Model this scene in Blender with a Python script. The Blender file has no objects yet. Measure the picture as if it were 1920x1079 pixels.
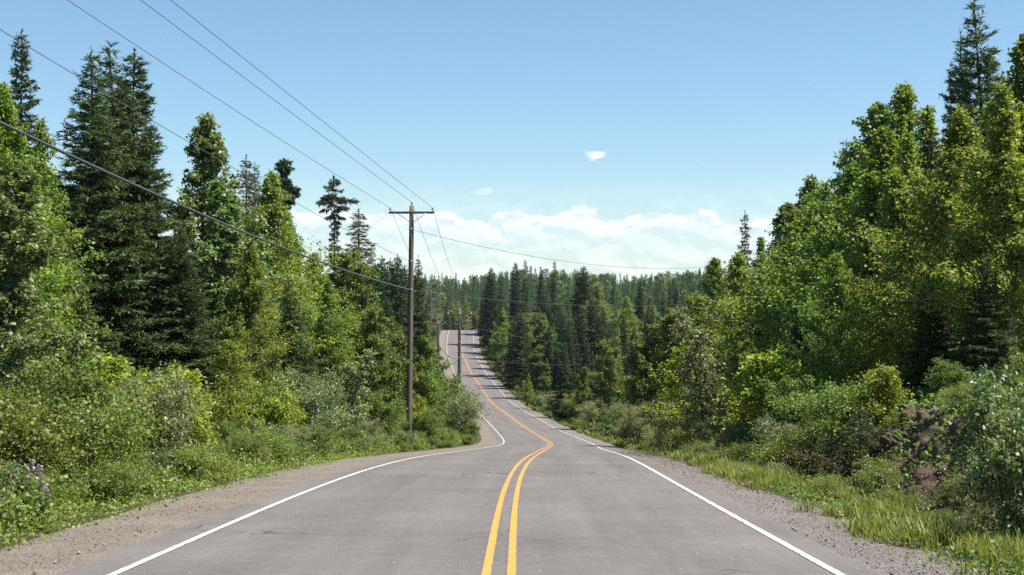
import bpy, math, random
import numpy as np
R = math.radians
PI = math.pi
rs = np.random.RandomState
scene = bpy.context.scene
C = scene.collection
EYE = 1.63            # camera height above the road
F = 2667.0            # focal length in photo pixels (50 mm on a 1920 px wide frame)
HOR = 560.0           # photo row of the eye level

# ------------------------------------------------------------------ materials
def nt(name):
    m = bpy.data.materials.new(name); m.use_nodes = True
    t = m.node_tree; t.nodes.clear()
    return m, t, t.nodes, t.links
def node(t, typ, loc=None, **kw):
    n = t.nodes.new(typ)
    for k, v in kw.items():
        if k in n.inputs: n.inputs[k].default_value = v
        else: setattr(n, k, v)
    return n
def ramp(t, stops, interp='LINEAR'):
    n = t.nodes.new('ShaderNodeValToRGB'); cr = n.color_ramp; cr.interpolation = interp
    while len(cr.elements) > 1: cr.elements.remove(cr.elements[-1])
    cr.elements[0].position = stops[0][0]; cr.elements[0].color = col4(stops[0][1])
    for p, c in stops[1:]:
        e = cr.elements.new(p); e.color = col4(c)
    return n
def col4(c):
    if isinstance(c, (int, float)): return (c, c, c, 1)
    return (c[0], c[1], c[2], 1)
def math_n(t, op, a, b=None, clamp=False):
    n = t.nodes.new('ShaderNodeMath'); n.operation = op; n.use_clamp = clamp
    for i, v in enumerate((a, b)):
        if v is None: continue
        if isinstance(v, (int, float)): n.inputs[i].default_value = v
        else: t.links.new(v, n.inputs[i])
    return n.outputs[0]
def mixc(t, fac, a, b, blend='MIX'):
    n = t.nodes.new('ShaderNodeMix'); n.data_type = 'RGBA'; n.blend_type = blend
    for sock, v in ((n.inputs[0], fac), (n.inputs[6], a), (n.inputs[7], b)):
        if isinstance(v, (int, float)): sock.default_value = v if sock.type == 'VALUE' else (v, v, v, 1)
        elif isinstance(v, tuple): sock.default_value = col4(v)
        else: t.links.new(v, sock)
    return n.outputs[2]
def noise(t, vec, scale, detail=4, rough=.55, dist=0, dims='3D'):
    n = t.nodes.new('ShaderNodeTexNoise'); n.noise_dimensions = dims
    n.inputs['Scale'].default_value = scale; n.inputs['Detail'].default_value = detail
    n.inputs['Roughness'].default_value = rough; n.inputs['Distortion'].default_value = dist
    if vec is not None: t.links.new(vec, n.inputs['Vector'])
    return n.outputs['Fac']
def voro(t, vec, scale, feature='F1', out='Distance', rnd=1):
    n = t.nodes.new('ShaderNodeTexVoronoi'); n.feature = feature
    n.inputs['Scale'].default_value = scale; n.inputs['Randomness'].default_value = rnd
    if vec is not None: t.links.new(vec, n.inputs['Vector'])
    return n.outputs[out]
def mapr(t, v, a, b, c=0, d=1):
    n = t.nodes.new('ShaderNodeMapRange'); n.inputs[1].default_value = a; n.inputs[2].default_value = b
    n.inputs[3].default_value = c; n.inputs[4].default_value = d; n.clamp = True
    t.links.new(v, n.inputs[0]); return n.outputs[0]
def bump(t, h, strength, dist):
    n = t.nodes.new('ShaderNodeBump'); n.inputs['Strength'].default_value = strength; n.inputs['Distance'].default_value = dist
    t.links.new(h, n.inputs['Height']); return n.outputs[0]
def pbr(t, color, rough=.8, spec=.3, normal=None):
    p = t.nodes.new('ShaderNodeBsdfPrincipled')
    for k, v in (('Base Color', color), ('Roughness', rough), ('Specular IOR Level', spec), ('Normal', normal)):
        if v is None: continue
        if isinstance(v, (int, float)): p.inputs[k].default_value = v
        elif isinstance(v, tuple): p.inputs[k].default_value = col4(v)
        else: t.links.new(v, p.inputs[k])
    return p
def out(t, sh):
    o = t.nodes.new('ShaderNodeOutputMaterial'); t.links.new(sh, o.inputs['Surface'])
def wpos(t): return t.nodes.new('ShaderNodeNewGeometry').outputs['Position']

def leaf_mat(name, dark, mid, light, trans=.35, tcol=None, rough=.42, spec=.5, rare=None, hue_var=.03):
    """leaves: per-leaf and per-plant colour, gloss on top, light coming through"""
    m, t, N, L = nt(name)
    g = N.new('ShaderNodeNewGeometry'); oi = N.new('ShaderNodeObjectInfo')
    st = [(0, dark), (.45, mid), (.9, light)]
    if rare: st += [(.965, light), (.985, rare)]
    cr = ramp(t, st); L.new(g.outputs['Random Per Island'], cr.inputs[0])
    hs = N.new('ShaderNodeHueSaturation')
    L.new(mapr(t, oi.outputs['Random'], 0, 1, .5 - hue_var, .5 + hue_var), hs.inputs['Hue'])
    r2 = math_n(t, 'FRACT', math_n(t, 'MULTIPLY', oi.outputs['Random'], 7.31))
    L.new(mapr(t, r2, 0, 1, .88, 1.2), hs.inputs['Value'])
    hs.inputs['Saturation'].default_value = .95
    L.new(cr.outputs[0], hs.inputs['Color'])
    c = hs.outputs[0]
    p = pbr(t, c, rough, spec)
    tr = N.new('ShaderNodeBsdfTranslucent')
    tc = mixc(t, 1.0, c, tcol or (1.25, 1.15, .5), 'MULTIPLY'); L.new(tc, tr.inputs[0])
    mx = N.new('ShaderNodeMixShader'); mx.inputs[0].default_value = trans
    L.new(p.outputs[0], mx.inputs[1]); L.new(tr.outputs[0], mx.inputs[2]); out(t, mx.outputs[0])
    return m
def bark_mat(name, a, b, scale=9, stretch=.25):
    m, t, N, L = nt(name)
    tc = N.new('ShaderNodeTexCoord'); mp = N.new('ShaderNodeMapping'); mp.inputs['Scale'].default_value = (1, 1, stretch)
    L.new(tc.outputs['Object'], mp.inputs[0])
    n = noise(t, mp.outputs[0], scale, 5, .65)
    cr = ramp(t, [(.35, a), (.65, b)]); L.new(n, cr.inputs[0])
    p = pbr(t, cr.outputs[0], .85, .2, bump(t, n, .5, .02)); out(t, p.outputs[0]); return m
def plain_mat(name, c, rough=.5, spec=.4, metal=0):
    m, t, N, L = nt(name)
    n = noise(t, wpos(t), 25, 3)
    cc = mixc(t, n, tuple(x * .75 for x in c), tuple(min(1, x * 1.2) for x in c))
    p = pbr(t, cc, rough, spec); p.inputs['Metallic'].default_value = metal; out(t, p.outputs[0]); return m

M = {}
M['birch_leaf'] = leaf_mat('birch_leaf', (.065, .12, .011), (.145, .245, .020), (.27, .36, .065), .50, rough=.55, spec=.5, hue_var=.015, rare=(.34, .34, .05))
M['aspen_leaf'] = leaf_mat('aspen_leaf', (.05, .105, .02), (.115, .19, .04), (.24, .31, .12), .40, rough=.5, spec=.6, hue_var=.015)
M['alder_leaf'] = leaf_mat('alder_leaf', (.05, .10, .013), (.115, .185, .026), (.20, .27, .06), .45, rough=.55, spec=.5, hue_var=.018, rare=(.28, .27, .03))
M['willow_leaf'] = leaf_mat('willow_leaf', (.08, .13, .04), (.17, .22, .08), (.33, .37, .21), .36, rough=.5, spec=.6, rare=(.18, .09, .03))
M['lime_leaf'] = leaf_mat('lime_leaf', (.085, .14, .010), (.19, .27, .018), (.30, .37, .04), .48, rough=.55, hue_var=.012, rare=(.42, .36, .03))
M['bramble_leaf'] = leaf_mat('bramble_leaf', (.055, .11, .014), (.13, .20, .025), (.25, .31, .06), .42, rough=.55, rare=(.38, .30, .04), hue_var=.018)
M['dogwood_leaf'] = leaf_mat('dogwood_leaf', (.045, .095, .018), (.10, .165, .035), (.22, .275, .12), .36, rough=.46, spec=.7, rare=(.2, .09, .03), hue_var=.012)
M['fern_leaf'] = leaf_mat('fern_leaf', (.07, .14, .025), (.14, .22, .045), (.24, .32, .10), .38, rare=(.30, .22, .06))
M['grass_blade'] = leaf_mat('grass_blade', (.08, .11, .016), (.16, .195, .026), (.275, .285, .075), .42, rough=.5, spec=.3, rare=(.34, .27, .13))
M['fir_needle'] = leaf_mat('fir_needle', (.026, .050, .014), (.056, .094, .024), (.105, .155, .045), .2, rough=.5, spec=.4, hue_var=.02)
M['spruce_needle'] = leaf_mat('spruce_needle', (.020, .040, .014), (.040, .070, .020), (.072, .108, .034), .15, rough=.5, spec=.35, hue_var=.02)
M['larch_needle'] = leaf_mat('larch_needle', (.040, .078, .024), (.075, .13, .044), (.12, .19, .075), .28, rough=.5, spec=.35, hue_var=.02)
M['dry_needle'] = leaf_mat('dry_needle', (.06, .052, .022), (.10, .09, .04), (.15, .14, .06), .18, rough=.6, spec=.3)
M['pink_petal'] = leaf_mat('pink_petal', (.36, .17, .33), (.5, .28, .46), (.62, .42, .57), .35, tcol=(1, .9, 1))
M['seed_head'] = leaf_mat('seed_head', (.12, .06, .04), (.2, .11, .07), (.28, .19, .11), .3)
M['bark_grey'] = bark_mat('bark_grey', (.06, .05, .04), (.15, .13, .11))
M['bark_birch'] = bark_mat('bark_birch', (.16, .12, .09), (.50, .46, .40), 7, 1.6)
M['bark_dark'] = bark_mat('bark_dark', (.035, .028, .022), (.09, .07, .055))
M['stem'] = bark_mat('stem', (.06, .045, .03), (.13, .10, .06))
M['insulator'] = plain_mat('insulator', (.20, .17, .16), .25, .6)
M['galvanised'] = plain_mat('galvanised', (.36, .37, .38), .45, .5, .7)
M['conductor'] = plain_mat('conductor', (.10, .105, .11), .55, .4)
M['cable'] = plain_mat('cable', (.07, .075, .085), .45, .5)

def wood_mat():
    m, t, N, L = nt('weathered_pole_wood')
    tc = N.new('ShaderNodeTexCoord'); mp = N.new('ShaderNodeMapping'); mp.inputs['Scale'].default_value = (1, 1, .03)
    L.new(tc.outputs['Object'], mp.inputs[0])
    n = noise(t, mp.outputs[0], 45, 5, .7); n2 = noise(t, tc.outputs['Object'], .8, 3)
    cr = ramp(t, [(.3, (.05, .04, .03)), (.5, (.115, .095, .072)), (.72, (.19, .165, .13))]); L.new(n, cr.inputs[0])
    c = mixc(t, mapr(t, n2, .4, .65, 0, .5), cr.outputs[0], (.13, .125, .09))
    p = pbr(t, c, .8, .25, bump(t, n, .6, .01)); out(t, p.outputs[0]); return m
M['pole_wood'] = wood_mat()
M['porcelain'] = plain_mat('porcelain', (.62, .64, .66), .25, .6)

def asphalt_nodes(t):
    N, L = t.nodes, t.links
    pos = wpos(t)
    grain = noise(t, pos, 70, 3, .8)
    stone = voro(t, pos, 90, out='Color')
    sep = N.new('ShaderNodeSeparateColor'); L.new(stone, sep.inputs[0])
    big = noise(t, pos, .35, 5, .6); med = noise(t, pos, 3.2, 4, .65)
    # wear bands that run along the lanes
    uv = N.new('ShaderNodeUVMap'); uv.uv_map = 'along'
    mp = N.new('ShaderNodeMapping'); mp.inputs['Scale'].default_value = (1.0, .035, 1); L.new(uv.outputs[0], mp.inputs[0])
    band = noise(t, mp.outputs[0], 1.15, 4, .6)
    c = ramp(t, [(.28, (.05, .042, .039)), (.5, (.121, .109, .100)), (.72, (.195, .175, .166))])
    v = math_n(t, 'ADD', math_n(t, 'MULTIPLY', grain, .42), math_n(t, 'MULTIPLY', sep.outputs[0], .16))
    v = math_n(t, 'ADD', v, math_n(t, 'MULTIPLY', big, .26)); v = math_n(t, 'ADD', v, math_n(t, 'MULTIPLY', band, .30))
    v = math_n(t, 'SUBTRACT', v, .07); L.new(v, c.inputs[0])
    # brownish dusty patches
    col = mixc(t, mapr(t, med, .48, .72, 0, .20), c.outputs[0], (.215, .19, .175))
    # pale stones showing in the surface
    sp = voro(t, pos, 7.0); rnd = voro(t, pos, 7.0, out='Color')
    s2 = N.new('ShaderNodeSeparateColor'); L.new(rnd, s2.inputs[0])
    fleck = math_n(t, 'MULTIPLY', math_n(t, 'LESS_THAN', sp, .075), math_n(t, 'GREATER_THAN', s2.outputs[1], .72))
    col = mixc(t, math_n(t, 'MULTIPLY', fleck, .75), col, (.55, .52, .48))
    # fine cracks, only where the large noise lets them
    dn = N.new('ShaderNodeTexNoise'); dn.inputs['Scale'].default_value = 1.6; dn.inputs['Detail'].default_value = 5; L.new(pos, dn.inputs['Vector'])
    va = N.new('ShaderNodeVectorMath'); va.operation = 'MULTIPLY_ADD'; va.inputs[1].default_value = (1.1, 1.1, 0); L.new(dn.outputs['Color'], va.inputs[0]); L.new(pos, va.inputs[2])
    ce = voro(t, va.outputs[0], .33, 'DISTANCE_TO_EDGE')
    crack = math_n(t, 'MULTIPLY', mapr(t, ce, .003, .010, 1, 0), mapr(t, noise(t, pos, .22, 2), .50, .58, 0, .8))
    col = mixc(t, crack, col, (.05, .046, .045))
    h = math_n(t, 'ADD', grain, math_n(t, 'MULTIPLY', crack, -1.5))
    return col, h, pos
def asphalt_mat():
    m, t, N, L = nt('asphalt'); col, h, pos = asphalt_nodes(t)
    p = pbr(t, col, .82, .3, bump(t, h, .55, .008)); out(t, p.outputs[0]); return m
def paint_mat(name, c, c2, wear):
    m, t, N, L = nt(name); pos = wpos(t)
    uv = N.new('ShaderNodeUVMap'); uv.uv_map = 'along'
    s = N.new('ShaderNodeSeparateXYZ'); L.new(uv.outputs[0], s.inputs[0])
    fine = noise(t, pos, 22, 6, .8); med = noise(t, pos, 3.5, 4, .6)
    edge = mapr(t, math_n(t, 'ABSOLUTE', math_n(t, 'SUBTRACT', s.outputs[0], .5)), .30, .5, 0, .26)
    k = math_n(t, 'ADD', math_n(t, 'ADD', math_n(t, 'MULTIPLY', fine, .6), math_n(t, 'MULTIPLY', med, .4)), edge)
    worn = mapr(t, k, wear, wear + .14, 0, 1)
    body = mixc(t, mapr(t, med, .3, .7), c, c2)
    col = mixc(t, worn, body, (.125, .112, .102))
    p = pbr(t, col, .7, .3, bump(t, fine, .4, .006)); out(t, p.outputs[0]); return m
def gravel_mat(name, a, b, c):
    m, t, N, L = nt(name); pos = wpos(t)
    v1 = voro(t, pos, 26, out='Color'); d1 = voro(t, pos, 26); v2 = voro(t, pos, 70, out='Color')
    s = N.new('ShaderNodeSeparateColor'); L.new(v1, s.inputs[0]); s2 = N.new('ShaderNodeSeparateColor'); L.new(v2, s2.inputs[0])
    big = noise(t, pos, .9, 5, .65); fine = noise(t, pos, 120, 2)
    k = math_n(t, 'ADD', math_n(t, 'MULTIPLY', s.outputs[0], .3), math_n(t, 'MULTIPLY', s2.outputs[1], .3))
    k = math_n(t, 'ADD', k, math_n(t, 'MULTIPLY', fine, .4))
    cr = ramp(t, [(.2, a), (.5, b), (.85, c)]); L.new(k, cr.inputs[0])
    col = mixc(t, mapr(t, big, .45, .62, 0, .6), cr.outputs[0], tuple(x * 1.35 for x in b))
    h = math_n(t, 'ADD', math_n(t, 'MULTIPLY', d1, -1.0), math_n(t, 'MULTIPLY', fine, .4))
    p = pbr(t, col, .9, .2, bump(t, h, .9, .03)); out(t, p.outputs[0]); return m
def ground_mat():
    m, t, N, L = nt('forest_floor'); pos = wpos(t)
    n = noise(t, pos, 1.3, 6, .65); f = noise(t, pos, 14, 5, .7)
    cr = ramp(t, [(.3, (.03, .026, .015)), (.5, (.045, .05, .02)), (.7, (.05, .075, .02))]); L.new(n, cr.inputs[0])
    col = mixc(t, mapr(t, f, .4, .7, 0, .6), cr.outputs[0], (.09, .07, .045))
    p = pbr(t, col, .95, .1, bump(t, f, .8, .06)); out(t, p.outputs[0]); return m
def rock_mat(name, a, b, c):
    m, t, N, L = nt(name); tc = N.new('ShaderNodeTexCoord')
    mp = N.new('ShaderNodeMapping'); mp.inputs['Scale'].default_value = (1, 1, 3.2); mp.inputs['Rotation'].default_value = (.4, .6, 0); L.new(tc.outputs['Object'], mp.inputs[0])
    n = noise(t, mp.outputs[0], 3.2, 7, .68); f = noise(t, tc.outputs['Object'], 18, 5, .7)
    cr = ramp(t, [(.3, a), (.52, b), (.74, c)]); L.new(math_n(t, 'ADD', math_n(t, 'MULTIPLY', n, .7), math_n(t, 'MULTIPLY', f, .3)), cr.inputs[0])
    p = pbr(t, cr.outputs[0], .85, .3, bump(t, math_n(t, 'ADD', n, math_n(t, 'MULTIPLY', f, .4)), .9, .08)); out(t, p.outputs[0]); return m
M['asphalt'] = asphalt_mat()
M['yellow_paint'] = paint_mat('yellow_paint', (.53, .235, .028), (.58, .28, .05), .50)
M['white_paint'] = paint_mat('white_paint', (.50, .475, .43), (.60, .575, .53), .50)
M['gravel_brown'] = gravel_mat('gravel_brown', (.075, .062, .047), (.165, .138, .11), (.285, .25, .21))
M['gravel_grey'] = gravel_mat('gravel_grey', (.065, .056, .05), (.145, .127, .115), (.275, .248, .23))
M['ground'] = ground_mat()
M['rock_rust'] = rock_mat('rock_rust', (.03, .02, .012), (.09, .063, .040), (.20, .15, .11))
M['rock_grey'] = rock_mat('rock_grey', (.06, .057, .055), (.145, .14, .135), (.27, .26, .25))
M['soil'] = rock_mat('soil', (.06, .042, .03), (.135, .098, .07), (.21, .165, .125))
M['pebble'] = leaf_mat('pebble', (.07, .06, .052), (.155, .135, .12), (.28, .25, .225), 0, rough=.85, spec=.2)

# ------------------------------------------------------------------ objects
def obj(name, me, mat=None, parent=None, loc=None):
    if mat is not None and not me.materials:
        for x in (mat if isinstance(mat, (list, tuple)) else [mat]): me.materials.append(x)
    o = bpy.data.objects.new(name, me); C.objects.link(o)
    if parent: o.parent = parent
    if loc is not None: o.location = loc
    return o
def empty(name, loc, rz=0, sc=None):
    o = bpy.data.objects.new(name, None); C.objects.link(o); o.location = loc; o.rotation_euler = (0, 0, rz)
    o.empty_display_size = .2
    if sc is not None: o.scale = sc
    return o
def tag(o, label, cat, group=None):
    o['label'] = label; o['category'] = cat
    if group: o['group'] = group
    return o
def structure(o): o['kind'] = 'structure'; return o
def stuff(o, label, cat): o['kind'] = 'stuff'; return tag(o, label, cat)

def quad_mesh(name, V, mats=None):
    """V: n x 4 x 3 array of separate quads"""
    V = np.ascontiguousarray(V, dtype=np.float32); n = len(V)
    me = bpy.data.meshes.new(name)
    me.vertices.add(4 * n); me.vertices.foreach_set('co', V.reshape(-1))
    me.loops.add(4 * n); me.loops.foreach_set('vertex_index', np.arange(4 * n, dtype=np.int32))
    me.polygons.add(n); me.polygons.foreach_set('loop_start', np.arange(0, 4 * n, 4, dtype=np.int32))
    if mats is not None: me.polygons.foreach_set('material_index', np.asarray(mats, dtype=np.int32))
    me.update(calc_edges=True)
    return me
def grid_mesh(name, P, uv=None, closed_u=False):
    """P: rows x cols x 3 grid"""
    r, c = P.shape[:2]
    idx = np.arange(r * c).reshape(r, c)
    q = np.stack([idx[:-1, :-1], idx[:-1, 1:], idx[1:, 1:], idx[1:, :-1]], -1).reshape(-1, 4)
    me = bpy.data.meshes.new(name)
    me.vertices.add(r * c); me.vertices.foreach_set('co', np.ascontiguousarray(P, dtype=np.float32).reshape(-1))
    n = len(q)
    me.loops.add(4 * n); me.loops.foreach_set('vertex_index', q.astype(np.int32).reshape(-1))
    me.polygons.add(n); me.polygons.foreach_set('loop_start', np.arange(0, 4 * n, 4, dtype=np.int32))
    me.polygons.foreach_set('use_smooth', np.ones(n, dtype=bool))
    me.update(calc_edges=True)
    if uv is not None:
        l = me.uv_layers.new(name='along')
        l.data.foreach_set('uv', uv.reshape(-1, 2)[q.reshape(-1)].astype(np.float32).reshape(-1))
    return me
class Tubes:
    def __init__(s): s.v = []; s.f = []
    def add(s, pts, rad, n=6, cap=True):
        pts = np.asarray(pts, float); k = len(pts); rad = np.broadcast_to(np.asarray(rad, float), (k,))
        T = np.gradient(pts, axis=0); T /= np.linalg.norm(T, axis=1)[:, None] + 1e-9
        ref = np.where(np.abs(T[:, 2:3]) > .9, np.array([[1., 0, 0]]), np.array([[0., 0, 1]]))
        A = np.cross(T, ref); A /= np.linalg.norm(A, axis=1)[:, None] + 1e-9; B = np.cross(T, A)
        a = np.arange(n) / n * 2 * PI
        ring = pts[:, None] + rad[:, None, None] * (A[:, None] * np.cos(a)[None, :, None] + B[:, None] * np.sin(a)[None, :, None])
        b = len(s.v); s.v += ring.reshape(-1, 3).tolist()
        for i in range(k - 1):
            for j in range(n):
                j2 = (j + 1) % n
                s.f.append((b + i * n + j, b + (i + 1) * n + j, b + (i + 1) * n + j2, b + i * n + j2))
        if cap:
            s.f.append(tuple(b + j for j in range(n))); s.f.append(tuple(b + (k - 1) * n + j for j in range(n))[::-1])
    def box(s, c, d, rz=0):
        b = len(s.v); ca, sa = math.cos(rz), math.sin(rz)
        for x in (-1, 1):
            for y in (-1, 1):
                for z in (-1, 1):
                    px, py = x * d[0] / 2, y * d[1] / 2
                    s.v.append((c[0] + px * ca - py * sa, c[1] + px * sa + py * ca, c[2] + z * d[2] / 2))
        for q in ((0, 1, 3, 2), (4, 6, 7, 5), (0, 4, 5, 1), (2, 3, 7, 6), (0, 2, 6, 4), (1, 5, 7, 3)):
            s.f.append(tuple(b + i for i in q))
    def mesh(s, name, smooth=True):
        me = bpy.data.meshes.new(name); me.from_pydata(s.v, [], s.f)
        if smooth: me.polygons.foreach_set('use_smooth', np.ones(len(s.f), dtype=bool))
        me.update(); return me

# ------------------------------------------------------------------ the road and the lie of the land
def spline(xs, ys):
    xs = np.array(xs, float); ys = np.array(ys, float); n = len(xs); h = np.diff(xs)
    A = np.eye(n); b = np.zeros(n)
    for i in range(1, n - 1):
        A[i, i - 1], A[i, i], A[i, i + 1] = h[i - 1], 2 * (h[i - 1] + h[i]), h[i]
        b[i] = 6 * ((ys[i + 1] - ys[i]) / h[i] - (ys[i] - ys[i - 1]) / h[i - 1])
    m = np.linalg.solve(A, b)
    def f(x):
        x = np.asarray(x, float); i = np.clip(np.searchsorted(xs, x) - 1, 0, n - 2)
        xc = np.clip(x, xs[0], xs[-1]); a = xs[i + 1] - xc; c = xc - xs[i]; hi = h[i]
        v = m[i] * a**3 / (6 * hi) + m[i + 1] * c**3 / (6 * hi) + (ys[i] / hi - m[i] * hi / 6) * a + (ys[i + 1] / hi - m[i + 1] * hi / 6) * c
        lo = (ys[1] - ys[0]) / h[0]
        return v + np.where(x < xs[0], (x - xs[0]) * lo, 0)
    return f
_z = [(-60, 2.6), (-20, -.45), (0, -1.63), (12.85, -2.50), (21, -3.07), (27.7, -3.56), (36.6, -4.27), (45, -5.02), (55.2, -6.0), (81.5, -8.56), (106, -10.80), (126.6, -12.35),
      (157, -14.15), (183, -15.15), (212, -16.0), (245, -16.6), (275, -16.4), (295, -15.65), (318, -14.3), (338, -12.7), (357, -10.8), (370, -9.35), (378, -8.72),
      (388, -8.65), (400, -9.2), (430, -11.4), (475, -15)]
rz = spline([a for a, b in _z], [b + EYE for a, b in _z])
_x = [(-60, -.2), (-20, -.2), (0, -.16), (12.85, -.12), (21, -.07), (27.7, .03), (36.6, .27), (55, .97), (81.5, 1.95), (106, 2.85), (126.6, 2.6), (157, 1.35),
      (183, -.27), (212, -2.5), (245, -4.5), (275, -6.5), (295, -8.3), (318, -10.2), (338, -11.9), (357, -12.8), (378, -13.3), (400, -15), (430, -27), (475, -58)]
cx = spline([a for a, b in _x], [b for a, b in _x])
def ss(a, b, x):
    t = np.clip((np.asarray(x, float) - a) / (b - a), 0, 1); return t * t * (3 - 2 * t)
_T = [(-300, 4), (-60, 2.6), (-20, -.45), (0, -1.63), (30, -3.7), (55, -6), (81, -8.5), (106, -10.7), (126, -12.2), (157, -14), (183, -15), (212, -15.6), (260, -15.6), (320, -12.5),
      (400, -8.5), (500, -4.5), (600, -1.5), (800, 1), (1000, 3), (2000, 4), (6000, 5)]
def wob(x, y, s, seed):
    return (np.sin(x / s + seed) + np.sin(y / s * 1.13 + seed * 2.1) + np.sin((x + y) / s * .71 + seed * 3.7) + .6 * np.sin((x - 1.4 * y) / s * 1.9 + seed)) / 3.6
def gz(x, y):
    """height of the ground sheet"""
    x = np.asarray(x, float); y = np.asarray(y, float)
    yc = np.clip(y, -60, 475)
    u = x - cx(yc); a = np.abs(u)
    T = np.interp(y, [p for p, q in _T], [q + EYE for p, q in _T])
    T = T + wob(x, y, 45, 1.3) * 1.2 * ss(15, 60, a) + wob(x, y, 260, 4.1) * 4 * ss(60, 300, a)
    left = 1.3 * ss(-9, -26, u) + .25 * ss(-6.3, -8, u)
    right = -.22 * ss(4.9, 5.9, u) + 1.35 * ss(6.3, 8.4, u) * (1 - ss(31, 44, y)) * ss(4, 14, y) + .3 * ss(6.2, 9, u) + 1.2 * ss(9, 22, u)
    near = 1 - ss(430, 475, y)
    w = 1 - (1 - ss(6.5, 22, a)) * near
    z = rz(yc) * (1 - w) + T * w + (left + right) * (1 - ss(300, 420, y))
    z = z + wob(x, y, 1.7, 2.2) * .12 * ss(6, 8, a)
    return z - .10 * (1 - ss(4.4, 6.2, a)) * near
def at(px, py, Y):
    """photo pixel and distance -> world x, z"""
    return (px - 960) / F * Y, EYE - (py - HOR) / F * Y

ys = np.concatenate([np.arange(-58, 130, .5), np.arange(130, 474, 1.0)])
def strip(name, us, mat, lift, uvn=True, us_fn=None):
    U = np.array(us, float)
    X = np.zeros((len(ys), len(U), 3)); uv = np.zeros((len(ys), len(U), 2))
    # offset along the true normal of the centre line
    dx = np.gradient(cx(ys), ys); nrm = np.sqrt(1 + dx * dx)
    for j, u in enumerate(U):
        uu = u if us_fn is None else us_fn(u, j, ys)
        X[:, j, 0] = cx(ys) + uu / nrm; X[:, j, 1] = ys - uu * dx / nrm
        X[:, j, 2] = rz(ys) + (lift[j] if hasattr(lift, '__len__') else lift)
        uv[:, j, 0] = j / (len(U) - 1) if uvn else u; uv[:, j, 1] = ys
    return structure(obj(name, grid_mesh(name, X[:, ::-1][:, ::-1], uv), mat))
strip('road', np.linspace(-4.02, 3.46, 9), M['asphalt'], 0.0, uvn=False)
def line(name, u, w, mat):
    return strip(name, [u - w / 2, u, u + w / 2], mat, .004)
line('edge_line', -3.5, .11, M['white_paint']); line('edge_line', 3.1, .11, M['white_paint'])
line('centre_line', -.115, .106, M['yellow_paint']); line('centre_line', .115, .106, M['yellow_paint'])
def edge_l(u, j, y):
    k = (0, 0, .12, .35, .5)[j]
    return u + k * (wob(y, y * 0, 1.9, .4) + .6 * wob(y, y * 0, .55, 2.0)) + (0.0 if j else .05 * wob(y, y, .6, 3))
strip('gravel_shoulder', [-3.97, -4.5, -5.1, -5.8, -6.7], M['gravel_brown'], [-.012, -.02, -.03, -.05, -.16], us_fn=edge_l)
def edge_r(u, j, y):
    k = (0, .05, .12, .2)[j]
    return u + k * (wob(y, y * 0, 1.6, 1.4) + .5 * wob(y, y * 0, .5, 2.0)) + (0.0 if j else .05 * wob(y, y, .6, 5))
strip('gravel_shoulder', [3.42, 3.8, 4.35, 5.2], M['gravel_grey'], [-.012, -.02, -.045, -.15], us_fn=edge_r)
# ground sheet
gy = np.concatenate([np.arange(-400, -58, 20), np.arange(-58, 130, 1.0), np.arange(130, 480, 3), np.arange(480, 1000, 12), np.arange(1000, 1501, 50)])
gu = np.concatenate([-np.geomspace(900, 32, 24), np.arange(-30, 30.1, .75), np.geomspace(32, 900, 24)])
GX = cx(np.clip(gy, -60, 475))[:, None] + gu[None, :]; GY = np.broadcast_to(gy[:, None], GX.shape)
structure(obj('ground', grid_mesh('ground', np.stack([GX, GY, gz(GX, GY)], -1)), M['ground']))

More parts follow.
